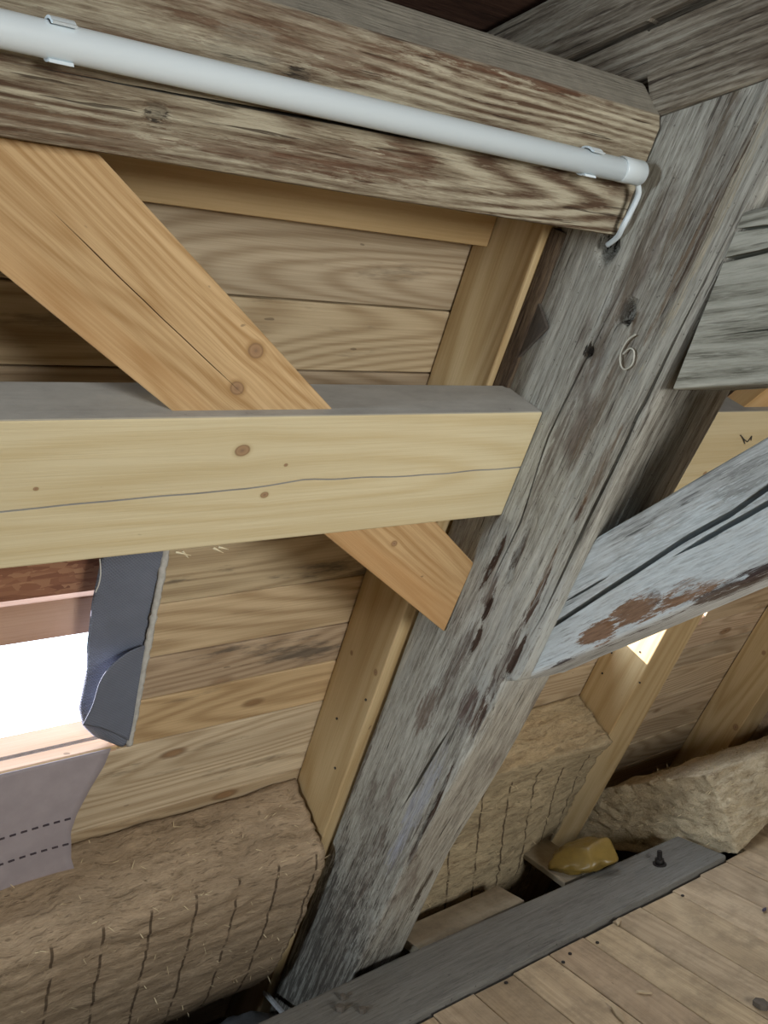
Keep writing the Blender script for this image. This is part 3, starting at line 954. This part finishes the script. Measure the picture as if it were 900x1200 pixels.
def lath_mat(loc): return new_wood('lath_wood', (.36, .31, .23), (.27, .22, .155), 83, worn=.5)
ls = [[(x, 1.384, -1.058), (x, 1.384, -1.08), (x, 1.47, -1.08), (x, 1.47, -1.058)] for x in (1.075, 1.375)]
tag(timber('lath', ls, lath_mat, nu=2, nv=(1, 1, 1, 1), rc=.002), 'pale narrow lath lying behind the dark plate', 'lath')
j0 = [(x, 1.352, -1.062) for x in (1.44, 1.60)]
ls = [[(1.44 + d, y, -1.056), (1.44 + d, y, -1.072), (1.54 + d, y, -1.072), (1.54 + d, y, -1.056)] for y, d in ((1.378, .06), (1.58, .10))]
tag(timber('joist', ls, lath_mat, nu=2, nv=(1, 1, 1, 1), rc=.003), 'grey timber end lying behind the plate beside the dark gap', 'timber')

M_steel = flat('rusty_steel', (.035, .030, .027), .6, .6)
bp = on_z(773, 1013, -1.048)
bolt = empty('bolt', bp); tag(bolt, 'dark threaded bolt with nut standing in the grey plate', 'bolt')
rings = []
tube('bolt_shank', [bp + np.array((0, 0, z)) for z in (-.02, .034)], .0052, M_steel, bolt, 12)
tube('nut', [bp + np.array((0, 0, z)) for z in (.003, .014)], .0115, M_steel, bolt, 6)
tube('washer', [bp + np.array((0, 0, z)) for z in (.0, .003)], .016, M_steel, bolt, 16)
for k in range(9):
    z = .0165 + k * .0019
    ringp = [bp + np.array((.0054 * math.cos(a), .0054 * math.sin(a), z)) for a in np.linspace(0, 2 * math.pi, 13)]
    rings.append(ringp)
tv = tube('thread', [p for r_ in rings for p in r_], .0008, M_steel, bolt, 4)

# ================================================================== INSULATION
def wool_mat(name, col, dark, seed, axis=(6, 40, 40), stripes=None):
    t = NT(name)
    o = t.obj(); v = t.vm('ADD', o, (seed, seed * 2.0, seed * .7))
    wp = t.vm('SCALE', t.vm('SUBTRACT', t.noise(v, 9, 3, out=1), (.5, .5, .5)), .05)
    v = t.vm('ADD', v, wp)
    a = t.noise(t.vm('MULTIPLY', v, axis), 1, 7, .78)
    lay = t.noise(t.vm('MULTIPLY', v, tuple(k * .55 for k in axis)), 1, 2, .5)
    b = t.noise(v, 6, 4, .6)
    f = t.noise(t.vm('MULTIPLY', v, tuple(k * 5 for k in axis)), 1, 4, .7)
    g = t.ma('ADD', t.ma('MULTIPLY', a, .6), t.ma('MULTIPLY', f, .4))
    g = t.ma('ADD', t.ma('MULTIPLY', g, .75), t.ma('MULTIPLY', lay, .25))
    c = t.ramp(g, [(.36, dark), (.46, tuple(x * .65 + y * .35 for x, y in zip(col, dark))), (.54, col), (.64, tuple(min(1, x * 1.22) for x in col))])
    cr = t.noise(t.vm('MULTIPLY', v, tuple(k * 1.7 for k in axis)), 1, 4, .65)
    crf = t.step(cr, .59, .66)
    c = t.mix(t.ma('MULTIPLY', crf, .3), c, tuple(x * .5 for x in dark))
    g = t.ma('SUBTRACT', g, t.ma('MULTIPLY', crf, .15))
    c = t.mix(t.ma('MULTIPLY', t.step(b, .45, .7), .35), c, tuple(x * .6 for x in col))
    if stripes:
        # scorched cutting lines across the face of the batt; local x = along, local y = down the face, local z = depth
        x0, pitch, zlim, wdt, ylo = stripes
        se = t.n('ShaderNodeSeparateXYZ'); t.link(o, se.inputs[0])
        lx = t.ma('ADD', se.outputs[0], t.ma('MULTIPLY', t.ma('SUBTRACT', t.noise(o, 7, 2), .5), .012))
        fr = t.ma('FRACT', t.ma('DIVIDE', t.ma('SUBTRACT', lx, x0), pitch))
        ln = t.step(t.ma('ABSOLUTE', t.ma('SUBTRACT', fr, .5)), wdt, wdt * .45)
        br = t.step(t.noise(t.vm('MULTIPLY', o, (20, 22, 20)), 1, 3, .6), .34, .50)
        zf = t.step(t.ma('ADD', se.outputs[2], t.ma('MULTIPLY', t.noise(o, 25, 2), .02)), zlim + .012, zlim + .002)
        yf = t.step(t.ma('ADD', se.outputs[1], t.ma('MULTIPLY', t.noise(t.vm('MULTIPLY', o, (14, 2, 2)), 1, 1), .10)), ylo + .04, ylo + .055)
        m_ = t.ma('MULTIPLY', t.ma('MULTIPLY', ln, br), t.ma('MULTIPLY', zf, yf))
        c = t.mix(t.ma('MULTIPLY', m_, .8), c, (.06, .036, .02))
    nb = t.bump(g, 1.0, .012)
    return t.done(c, nb, .97)


def wool(name, fn, dims, mw, mat, amp=.006, seed=0, freq=(14, 60, 60), fib=500, fib_len=.02, fib_mat=None):
    """batt: fn(u,v,w)->working-unit point over the surface of a unit cube, roughened; plus loose fibres"""
    nu, nv, nw = dims
    verts = {}; pts = []; faces = []

    def vid(i, j, k):
        key = (i, j, k)
        if key not in verts:
            verts[key] = len(pts); pts.append((i / nu, j / nv, k / nw))
        return verts[key]
    for i in range(nu):
        for j in range(nv):
            for k in (0, nw):
                f = (vid(i, j, k), vid(i + 1, j, k), vid(i + 1, j + 1, k), vid(i, j + 1, k)); faces.append(f if k else f[::-1])
    for i in range(nu):
        for k in range(nw):
            for j in (0, nv):
                f = (vid(i, j, k), vid(i, j, k + 1), vid(i + 1, j, k + 1), vid(i + 1, j, k)); faces.append(f if j else f[::-1])
    for j in range(nv):
        for k in range(nw):
            for i in (0, nu):
                f = (vid(i, j, k), vid(i, j + 1, k), vid(i, j + 1, k + 1), vid(i, j, k + 1)); faces.append(f if i else f[::-1])
    P = np.array([fn(*p) for p in pts])
    inv = np.array(mw.to_3x3().inverted()); org = np.array([mw.translation[0] / G, mw.translation[1] / G, mw.translation[2] / G - H])
    Lc = (P - org) @ inv.T
    me = bpy.data.meshes.new(name); me.from_pydata([tuple(p) for p in Lc * G], [], faces); me.update()
    bm = bmesh.new(); bm.from_mesh(me); bmesh.ops.recalc_face_normals(bm, faces=bm.faces[:]); bm.normal_update()
    nr = np.array([v.normal for v in bm.verts]); bm.free()
    q = Lc.copy(); q += .02 * vnoise(Lc * 9 + seed, seed)[:, None]
    d = amp * (fbm(q * np.array(freq) + seed, 3, seed) * 1.1 + .5 * fbm(Lc * 9 + 3, 2, seed + 4))
    Lc = Lc + nr * d[:, None]
    o = mesh_obj(name, Lc * G, faces, mat, None, mw, smooth=True)
    bm = bmesh.new(); bm.from_mesh(o.data); bmesh.ops.recalc_face_normals(bm, faces=bm.faces[:]); bm.to_mesh(o.data); bm.free()
    # fibres
    V = []; Fc = []
    rng = np.random.RandomState(seed + 1)
    idx = rng.randint(0, len(Lc), fib)
    for i in idx:
        p = Vector(Lc[i] * G); n = Vector(nr[i])
        dr = (n * rng.uniform(.1, .6) + Vector((rng.normal(0, 1.2), rng.normal(0, .6), rng.normal(0, .6)))).normalized()
        ln = fib_len * G * rng.uniform(.3, 1.0); wv_ = dr.cross(n + Vector((.01, .02, .03))).normalized() * .0009
        mdp = p + dr * ln * .5 + n * rng.uniform(0, .004)
        b = len(V)
        V += [p - wv_, p + wv_, mdp + wv_, mdp - wv_, p + dr * ln - n * rng.uniform(-.004, .006)]
        Fc += [(b, b + 1, b + 2, b + 3), (b + 3, b + 2, b + 4)]
    fo = mesh_obj('loose_fibres', V, Fc, fib_mat or M_fibre, o, mw)
    tag(fo, kind='stuff')
    return o


M_fibre = flat('wool_fibres', (.62, .50, .31), .95)
WOOL = (.47, .35, .23); WD = (.20, .14, .08)
sstep = lambda a, b, x: (lambda t: t * t * (3 - 2 * t))(min(1, max(0, (x - a) / (b - a))))


def ins1(u, v, w):
    x = -.30 + u * 1.20
    top = 1.392 + .048 * w
    s = top + v * (2.12 - top)
    nf = .842 + .09 * sstep(1.80, 2.05, s) - .008 * math.sin(min(1, max(0, (s - 1.44) / .4)) * math.pi)
    n = .996 + w * (nf - .996)
    x -= .028 * u ** 8 * sstep(1.46, 2.0, s) * 1.4
    if w > .96: n += .006 * sstep(1.47, 1.43, s)
    return F(x, s, n)


mw1 = basis(F(0, 1.4, .84), (1, 0, 0), F(0, 1, 0))     # local x along eaves, y down, z outward
M_w1 = wool_mat('mineral_wool', WOOL, WD, 1.0, (13, 75, 75), stripes=(.375 * G - .0425 * G, .0845 * G, .02, .042, .035))
o = wool('insulation_batt', ins1, (150, 84, 22), mw1, M_w1, .006, 3, (13, 70, 70), 1500)
tag(o, 'big tan mineral wool batt with dark cut lines below the roof opening, lower left', 'insulation', 'mineral wool batts')


def ins2(u, v, w):
    x = 1.046 + u * .708
    top = 1.385 + .03 * w
    s = top + v * (2.25 - top)
    nf = .868 - .115 * sstep(1.42, 1.80, s) * (1 - u ** 3)
    n = .996 + w * (nf - .996)
    if w > .9: n -= .012 * sstep(.10, .0, v) * sstep(.55, .95, u)
    return F(x, s, n)


mw2 = basis(F(1.05, 1.4, .868), (1, 0, 0), F(0, 1, 0))
M_w2 = wool_mat('mineral_wool', (.56, .45, .28), WD, 4.0, (13, 75, 75), stripes=(.10, .088 * G, .03, .045, .075))
o = wool('insulation_batt', ins2, (100, 90, 20), mw2, M_w2, .007, 5, (13, 70, 70), 1400)
tag(o, 'tan mineral wool batt with dark lines between post and rafter, right of the post', 'insulation', 'mineral wool batts')

# loose batt lying at the right edge of the floor
B0 = on_x(864, 1001, 1.925); B0[2] = -1.052
A0 = on_x(668, 990, 1.90); At = on_x(705, 924, 1.905)
Bt = on_x(828, 908, 1.915)
RB = on_y(900, 863, 1.45); RF = on_y(900, 884, 1.28)


def ins3(u, v, w):
    # u along the batt (away to the right), v up, w from back to front
    a = A0 * (1 - v) + At * v; b = B0 * (1 - v) + Bt * v
    p = a * (1 - w) + b * w
    db = (RB - At) * 1.45; df = (RF - Bt) * 3.1
    d_ = db * (1 - w) + np.array((.83, df[1] * 1, -.02)) * w
    d_ = d_ * v + (np.array((.83, -.10, .16)) * (1 - w) + np.array((.83, .03, .03)) * w) * (1 - v)
    p = p + d_ * u
    p = p + np.array((0, -.012 * math.sin(v * math.pi) * w, -.012 * math.sin(w * math.pi) * (1 - v)))
    p = p + np.array((0, 0, .028 * math.sin(min(1, u * 4) * math.pi / 2) * (1 - v) * w))
    return p


mw3 = basis(B0, (1, .1, 0), (0, 1, 0))
M_w3 = wool_mat('mineral_wool', (.60, .50, .34), (.26, .18, .10), 7.0, (14, 30, 60))
o = wool('insulation_batt', ins3, (90, 46, 60), mw3, M_w3, .008, 7, (16, 30, 60), 2600, .022)
tag(o, 'loose torn mineral wool batt lying across plate and floor at the right edge', 'insulation', 'mineral wool batts')


def ins4(u, v, w):
    x = 2.634 + u * .7
    top = 1.60 + .03 * w
    return F(x, top + v * (2.1 - top), .996 + w * (.86 - .996))


mw4 = basis(F(2.63, 1.6, .86), (1, 0, 0), F(0, 1, 0))
o = wool('insulation_batt', ins4, (40, 30, 12), mw4, wool_mat('mineral_wool', WOOL, WD, 9.0, (10, 46, 46)), .006, 9, (13, 70, 70), 300)
tag(o, 'mineral wool batt barely showing beyond the rightmost rafter', 'insulation', 'mineral wool batts')

# yellow crumpled foam lump by the plate
bmf = bmesh.new()
bmesh.ops.create_icosphere(bmf, subdivisions=4, radius=1)
fp = on_z(686, 1003, -1.02)
for v in bmf.verts:
    c = v.co.copy()
    k = 1 + .22 * mnoise.noise(c * 1.6 + Vector((3, 1, 2))) - .16 * abs(mnoise.noise(c * 3 + Vector((1, 5, 2)))) * 2 + .05 * mnoise.noise(c * 9)
    c = Vector((c.x * k, c.y * k, max(c.z * k, -.6)))
    for pn, pd in ((Vector((.7, -.5, .5)), .62), (Vector((-.4, -.7, .55)), .66), (Vector((.1, .1, 1)), .72), (Vector((.9, .2, -.1)), .75)):
        pn = pn.normalized(); e = c.dot(pn) - pd
        if e > 0: c = c - pn * e * .9
    v.co = Vector((c.x * .088, c.y * .052, c.z * .040)) * G
me = bpy.data.meshes.new('foam_lump'); bmf.to_mesh(me); bmf.free()
me.polygons.foreach_set('use_smooth', [True] * len(me.polygons))
M_foam = flat('cured_foam', (.20, .13, .03), .35, spec=.5, bump=.8, bscale=30)
me.materials.append(M_foam)
fo = bpy.data.objects.new('foam_lump', me); C.objects.link(fo)
fo.matrix_world = Matrix.Translation(W(fp)) @ Matrix.Rotation(-.75, 4, 'Z') @ Matrix.Rotation(-.3, 4, 'Y')
tag(fo, 'crumpled yellow lump of foam lying behind the plate near the bolt', 'foam')

# ================================================================== ROOF OPENING AND MEMBRANES
win = empty('window_1', F(.3, 1.17, 1.0)); tag(win, kind='structure')
M_sill = new_wood('sill_wood', (.66, .46, .33), (.55, .35, .23), 91, ring_k=30)
M_lath = new_wood('outer_batten_wood', (.60, .40, .30), (.48, .29, .20), 92, ring_k=26)


def osb():
    t = NT('strand_board')
    v = t.obj()
    cs = []
    for k, (rot, sd_) in enumerate(((.3, 1), (-.5, 5), (1.2, 9))):
        mp = t.n('ShaderNodeMapping'); mp.inputs['Rotation'].default_value = (0, 0, rot); mp.inputs['Scale'].default_value = (14, 90, 1); mp.inputs['Location'].default_value = (sd_, sd_ * 2, 0)
        t.link(v, mp.inputs['Vector'])
        vo = t.n('ShaderNodeTexVoronoi'); t.link(mp.outputs[0], vo.inputs['Vector']); vo.inputs['Scale'].default_value = 1
        s_ = t.n('ShaderNodeSeparateColor'); t.link(vo.outputs['Color'], s_.inputs[0]); cs.append(s_.outputs[0])
    pick = t.noise(v, 26, 2)
    a = t.mix(t.ma('GREATER_THAN', pick, .5), cs[0], cs[1])
    col = t.ramp(a, [(0, (.20, .085, .05)), (.5, (.30, .14, .08)), (1, (.42, .23, .13))])
    return t.done(col, t.bump(a, .6, .002), .7)


M_osb = osb()
slb = prism('sill', [F(.07, 1.168, 1.0), F(.07, 1.200, 1.0), F(.07, 1.200, 1.072), F(.07, 1.168, 1.072)], (.43, 0, 0), M_sill, win, .002, ex=(1, 0, 0), ey=F(0, 0, 1))
prism('outer_batten', [F(-.2, .888, 1.058), F(-.2, .962, 1.058), F(-.2, .962, 1.095), F(-.2, .888, 1.095)], (1.0, 0, 0), M_lath, win, .002, ex=(1, 0, 0), ey=F(0, 1, 0))
prism('strand_board', [F(-.2, .62, 1.056), F(-.2, .876, 1.056), F(-.2, .876, 1.072), F(-.2, .62, 1.072)], (1.0, 0, 0), M_osb, win, .001, ex=(1, 0, 0), ey=F(0, 1, 0))
w2 = empty('window_2', F(1.6, 1.17, 1.0)); tag(w2, kind='structure')
prism('sill', [F(1.40, 1.172, 1.0), F(1.40, 1.20, 1.0), F(1.40, 1.20, 1.06), F(1.40, 1.172, 1.06)], (.355, 0, 0), M_sill, w2, .002, ex=(1, 0, 0), ey=F(0, 0, 1))
w3 = empty('window_3', F(2.0, 1.2, 1.0)); tag(w3, kind='structure')
prism('sill', [F(1.892, 1.206, 1.0), F(1.892, 1.235, 1.0), F(1.892, 1.235, 1.06), F(1.892, 1.206, 1.06)], (.288, 0, 0), M_sill, w3, .002, ex=(1, 0, 0), ey=F(0, 0, 1))


def sheet(name, grid, mat, th=.0012, parent=None, mw=None):
    """grid: rows of points (working units) -> thin solid sheet"""
    g = np.array(grid, float); nr_, nc_ = g.shape[:2]
    du = np.gradient(g, axis=1); dv = np.gradient(g, axis=0)
    nn = np.cross(du, dv); nn /= np.linalg.norm(nn, axis=2)[:, :, None] + 1e-12
    mw = mw or basis(g[0, 0], (1, 0, 0), F(0, 1, 0))
    inv = mw.inverted()
    V = [inv @ W(p) for p in g.reshape(-1, 3)] + [inv @ W(p) for p in (g + nn * th).reshape(-1, 3)]
    k = nr_ * nc_; Fc = []
    for i in range(nr_ - 1):
        for j in range(nc_ - 1):
            a = i * nc_ + j
            Fc.append((a, a + 1, a + nc_ + 1, a + nc_)); Fc.append((k + a, k + a + nc_, k + a + nc_ + 1, k + a + 1))
    bd = [j for j in range(nc_)] + [i * nc_ + nc_ - 1 for i in range(1, nr_)] + [(nr_ - 1) * nc_ + j for j in range(nc_ - 2, -1, -1)] + [i * nc_ for i in range(nr_ - 2, 0, -1)]
    for i in range(len(bd)):
        a, b = bd[i], bd[(i + 1) % len(bd)]
        Fc.append((a, k + a, k + b, b))
    o = mesh_obj(name, V, Fc, mat, parent, mw)
    bm = bmesh.new(); bm.from_mesh(o.data); bmesh.ops.recalc_face_normals(bm, faces=bm.faces[:]); bm.to_mesh(o.data); bm.free()
    o.data.polygons.foreach_set('use_smooth', [True] * len(o.data.polygons))
    return o


def membrane_mat(name, col, weave=True, band=None):
    t = NT(name)
    v = t.obj()
    ck = t.n('ShaderNodeTexChecker'); t.put(ck.inputs['Vector'], v); ck.inputs['Scale'].default_value = 260
    w = t.noise(v, 14, 4, .6)
    c = t.mix(t.step(w, .35, .7), tuple(x * .88 for x in col), col)
    if weave:
        wv_ = t.ma('MULTIPLY', t.ma('SINE', t.ma('MULTIPLY', t.vm('DOT_PRODUCT', v, (1, 0, 0)), 900)), t.ma('SINE', t.ma('MULTIPLY', t.vm('DOT_PRODUCT', v, (0, 1, 0)), 900)))
        c = t.mix(t.step(wv_, .1, .8), c, tuple(x * .72 for x in col))
        nb = t.bump(wv_, .4, .001)
    else:
        nb = t.bump(w, .15, .002)
    if band:
        se = t.n('ShaderNodeSeparateXYZ'); t.link(v, se.inputs[0])
        c = t.mix(t.step(se.outputs[1], band[0], band[0] + .004), c, band[1])
    return t.done(c, nb, .62)


M_mem = membrane_mat('grey_membrane', (.19, .215, .275))
# grey flap taped down the right side of the opening
prof = [(.70, .430, .518), (.78, .428, .517), (.86, .424, .516), (.95, .428, .516), (1.0, .434, .517), (1.04, .432, .516), (1.08, .430, .516), (1.12, .440, .517), (1.15, .462, .517), (1.164, .490, .517)]
rows_ = []
for s in np.linspace(.70, 1.164, 60):
    l_ = np.interp(s, [p[0] for p in prof], [p[1] for p in prof]); r_ = np.interp(s, [p[0] for p in prof], [p[2] for p in prof])
    r_ += .003 * math.sin(s * 90) + .002 * math.sin(s * 231)
    row = []
    for k in range(21):
        u = k / 20
        x = l_ + (r_ - l_) * u
        n = .9955 + .02 * (1 - u) ** 3 - .004 * math.sin(u * math.pi) - .003 * math.sin(s * 17 + u * 2)
        row.append(F(x, s, n))
    rows_.append(row)
mem = sheet('membrane_flap', rows_, M_mem)
tag(mem, 'grey woven membrane strip hanging down the right side of the roof opening', 'membrane')
# folded-back lower corner lying on it
rows_ = []
FL = smooth_path([(169, 757, 0), (150, 765, 0), (130, 781, 0), (117, 800, 0), (109, 826, 0), (97, 850, 0)], 6)
FR = smooth_path([(170, 757, 0), (167, 775, 0), (163, 800, 0), (159, 825, 0), (155, 850, 0), (151, 868, 0)], 6)
for i in range(len(FL)):
    v = i / (len(FL) - 1)
    row = []
    for k in range(17):
        u = k / 16
        px = FL[i][0] * (1 - u) + FR[i][0] * u; py = FL[i][1] * (1 - u) + FR[i][1] * u
        py -= 4 * v ** 3 * math.sin(u * math.pi)
        row.append(on_n(px, py, .9875 - .016 * (1 - u) ** 2 * min(1, v * 2 + .15)))
    rows_.append(row)
fold = sheet('folded_corner', rows_, M_mem, parent=mem)
tag(fold, 'corner folded back in a curve')
M_tape = flat('torn_white_edge', (.55, .55, .52), .8, bump=.5)
rows_ = []
for s in np.linspace(.70, 1.168, 120):
    j1 = .0012 * vnoise(np.array([[s * 120, 1.0, 2.0]]), 3)[0]; j2 = .0014 * vnoise(np.array([[s * 150, 5.0, 2.0]]), 4)[0]
    rows_.append([F(.510 + j1 + (.0125 + j2 - j1) * k / 4, s, .9945 - .003 * math.sin(k / 4 * math.pi) - .0012) for k in range(5)])
tag(sheet('torn_edge', rows_, M_tape, parent=mem), 'frayed white torn edge')

# pinkish flap hanging from the sill
M_pink = membrane_mat('mauve_membrane', (.40, .355, .375), False, band=(.232 * G, (.36, .29, .275)))
rows_ = []
rt = [(0, .487), (.10, .478), (.25, .455), (.40, .436), (.52, .428), (.60, .430), (.72, .432), (.85, .442), (1.0, .452)]
for v in np.linspace(0, 1, 40):
    s = 1.168 + .29 * v
    n = 1.0 - .004 - .050 * v - .006 * math.sin(v * 3.0)
    r_ = np.interp(v, [p[0] for p in rt], [p[1] for p in rt])
    row = []
    for k in range(25):
        u = k / 24
        x = .08 + (r_ - .08) * u
        row.append(F(x, s, n - .010 * math.sin(u * 5.0 + v) * v - .012 * v * (1 - u)))
    rows_.append(row)
pink = sheet('membrane_flap', rows_, M_pink)
tag(pink, 'mauve paper-like membrane flap hanging from the sill of the roof opening', 'membrane')
# printed dashed lines on the flap
M_ink = flat('printed_ink', (.075, .06, .07), .7)
g = np.array(rows_)
V = []; Fc = []
for vi in (.415, .60):
    ii = vi * 39; i0 = int(ii); fr = ii - i0
    rowp = g[i0] * (1 - fr) + g[i0 + 1] * fr
    cum = np.concatenate([[0], np.cumsum(np.linalg.norm(np.diff(rowp, axis=0), axis=1))])
    pos = .004
    dn = (g[min(i0 + 1, 39)] - g[i0]).mean(0); dn /= np.linalg.norm(dn)
    while pos < cum[-1] - .006:
        b = len(V)
        for q_, off in ((pos, -.0011), (pos + .0095, -.0011), (pos + .0095, .0011), (pos, .0011)):
            p = np.array([np.interp(q_, cum, rowp[:, k]) for k in range(3)]) + dn * off
            V.append(p + F(0, 0, -.0022)); V.append(p + F(0, 0, .0003))
        Fc += [(b, b + 2, b + 4, b + 6), (b + 7, b + 5, b + 3, b + 1), (b, b + 1, b + 3, b + 2), (b + 2, b + 3, b + 5, b + 4), (b + 4, b + 5, b + 7, b + 6), (b + 6, b + 7, b + 1, b)]
        pos += .0175
mwk = pink.matrix_world.copy(); iv = mwk.inverted()
tag(mesh_obj('printed_dashes', [iv @ W(p) for p in V], Fc, M_ink, pink, mwk), 'two printed lines of dark dashes', kind='stuff')

# ================================================================== PIPE AND CABLE
M_pvc = plain('white_plastic', (.68, .755, .79), .38)
M_pvc2 = plain('translucent_white_plastic', (.60, .66, .68), .3)
RP = .0132
cs_, cn_ = .0955, .770 - RP - .002
pa, pb = F(-.95, cs_, cn_), F(.872, cs_ + .001, cn_)
pipe = empty('conduit_pipe', pa); tag(pipe, 'white plastic pipe clipped along the old beam at the top', 'pipe')
tube('pipe', [pa, pb], RP, M_pvc, pipe, 28)
tag(tube('end_socket', [F(.868, cs_, cn_), F(.870, cs_, cn_), F(.904, cs_, cn_), F(.906, cs_, cn_)], [RP * 1.0, RP * 1.1, RP * 1.1, RP * .8], M_pvc2, pipe, 28), 'slightly wider end piece')


def clip(x):
    # open C clip hugging the pipe, its jaws showing above and below
    V = []; Fc = []
    ang = np.linspace(math.radians(-128), math.radians(128), 25)
    for xx in (x - .009, x + .009):
        for rr in (RP * 1.02, RP * 1.20):
            for a in ang:
                r2 = rr * (1.12 if abs(a) > math.radians(118) else 1)
                V.append(W(F(xx, cs_ + r2 * math.sin(a), cn_ + r2 * math.cos(a))))
    k = len(ang)
    for j in range(k - 1):
        a0, a1, b0_, b1_ = j, k + j, 2 * k + j, 3 * k + j
        Fc += [(a0, a0 + 1, b0_ + 1, b0_), (a1, b1_, b1_ + 1, a1 + 1), (a0, a1, a1 + 1, a0 + 1), (b0_, b0_ + 1, b1_ + 1, b1_)]
    Fc += [(0, 2 * k, 3 * k, k), (k - 1, 2 * k - 1, 4 * k - 1, 3 * k - 1)]
    mw = Matrix.Translation(W(F(x, cs_, cn_)))
    o = mesh_obj('pipe_clip', [v - mw.translation for v in V], Fc, M_pvc, pipe, mw)
    bm = bmesh.new(); bm.from_mesh(o.data); bmesh.ops.recalc_face_normals(bm, faces=bm.faces[:]); bm.to_mesh(o.data); bm.free()


clip(on_n(70, 45, cn_)[0]); clip(on_n(690, 190, cn_)[0])
cp = [F(.895, cs_, cn_), F(.908, cs_ + .001, cn_), on_n(747, 212, .752), on_n(748, 228, .752), on_n(738, 250, .755), on_n(730, 265, .757), on_n(724, 277, .765), on_x(712, 287, .931)]
cab = tube('cable', smooth_path(cp, 6), .0035, M_pvc, None, 10)
tag(cab, 'short white cable curving from the pipe end down into the post', 'cable')

# ================================================================== SMALL THINGS
M_chip = new_wood('chip_wood', (.50, .40, .26), (.38, .28, .17), 95)
M_strip = flat('white_strip', (.55, .56, .57), .5)
sa = on_x(308, 1161, .905); sb = on_x(345, 1203, .86)
o = prism('plastic_strip', [sa, sa + np.array((0, 0, -.01)), sb + np.array((0, 0, -.01)), sb], (.008, .004, 0), M_strip, None, .001)
tag(o, 'narrow white plastic strip poking up at the foot of the post', 'strip')
# grey crumpled sheet below it
rows_ = []
c0 = on_x(290, 1192, .80)
for i in range(14):
    row = []
    for j in range(14):
        a, b = i / 13 - .5, j / 13 - .5
        p = c0 + np.array((a * .20, b * .16 + .03, -.03 - .5 * (a * a + b * b) * .3 + .012 * mnoise.noise(Vector((a * 7, b * 7, 1)))))
        row.append(p)
    rows_.append(row)
o = sheet('plastic_sheet', rows_, flat('grey_plastic', (.16, .165, .17), .45), .002)
tag(o, 'crumpled grey plastic sheet at the bottom edge, left of the post foot', 'sheet')


def chip(px, py, ln, wd_, ang, label, z=-1.0535, mat=None, cat='splinter', h=.004):
    p = on_z(px, py, z)
    d = np.array((math.cos(ang), math.sin(ang), 0)); e = np.array((-d[1], d[0], 0))
    loop = [p - d * ln / 2, p - d * ln * .2 + e * wd_ * .6, p + d * ln * .3 + e * wd_ * .5, p + d * ln / 2, p + d * ln * .1 - e * wd_ * .5, p - d * ln * .35 - e * wd_ * .4]
    o = prism('wood_splinter' if cat == 'splinter' else 'debris_crumb', loop, (0, 0, h), mat or M_chip, None, .0006)
    return tag(o, label, cat, 'debris on floor and plate')


chip(724, 1189, .055, .010, -2.0, 'longest wood splinter on the floor, near the bottom edge')
chip(755, 1164, .03, .006, -.9, 'small splinter lying in the middle of the floorboards')
chip(725, 1081, .03, .008, .5, 'flat splinter on the board edge beside the plate')
chip(896, 1067, .018, .006, .1, 'dark sliver at the right edge of the floor', mat=flat('purple_scrap', (.06, .05, .08), .7))
M_crumb = flat('dirt_crumb', (.12, .10, .08), .95, bump=.8)
chip(893, 1180, .024, .026, .3, 'dark crumb at the lower right corner of the floor', mat=M_crumb, cat='crumb', h=.010)
chip(402, 1171, .012, .011, .3, 'upper crumb on the plate below the post', -1.047, M_crumb, 'crumb', .009)
chip(399, 1184, .016, .014, 1.3, 'lower crumb on the plate below the post', -1.047, M_crumb, 'crumb', .010)
chip(425, 1186, .014, .012, 2.3, 'right-hand crumb on the plate below the post', -1.047, M_crumb, 'crumb', .009)
M_nail = flat('nail_iron', (.03, .025, .022), .6, .5)
k = 0
nl = [(593, 1152, 'nail head near the plate on the floorboard at the bottom left'), (660, 1128, 'nail head second from the left along the plate'), (668, 1118, 'nail head just right of the second one along the plate'),
      (700, 1105, 'nail head in the middle of the row along the plate'), (800, 1050, 'nail head nearest the bolt')]
for a, b, lb in nl:
    p = on_z(a, b, -1.0545)
    tag(tube('nail_head', [p, p + np.array((0, 0, .002))], .0038, M_nail, None, 8), lb, 'nail', 'nail heads in the floor')
# iron nails standing out of things
def nail(p, d, r=.0016, ln=.03, label=''):
    o = tube('nail', [p, p + np.array(d) * ln], r, M_nail, None, 6); return tag(o, label, 'nail', 'bent nails')
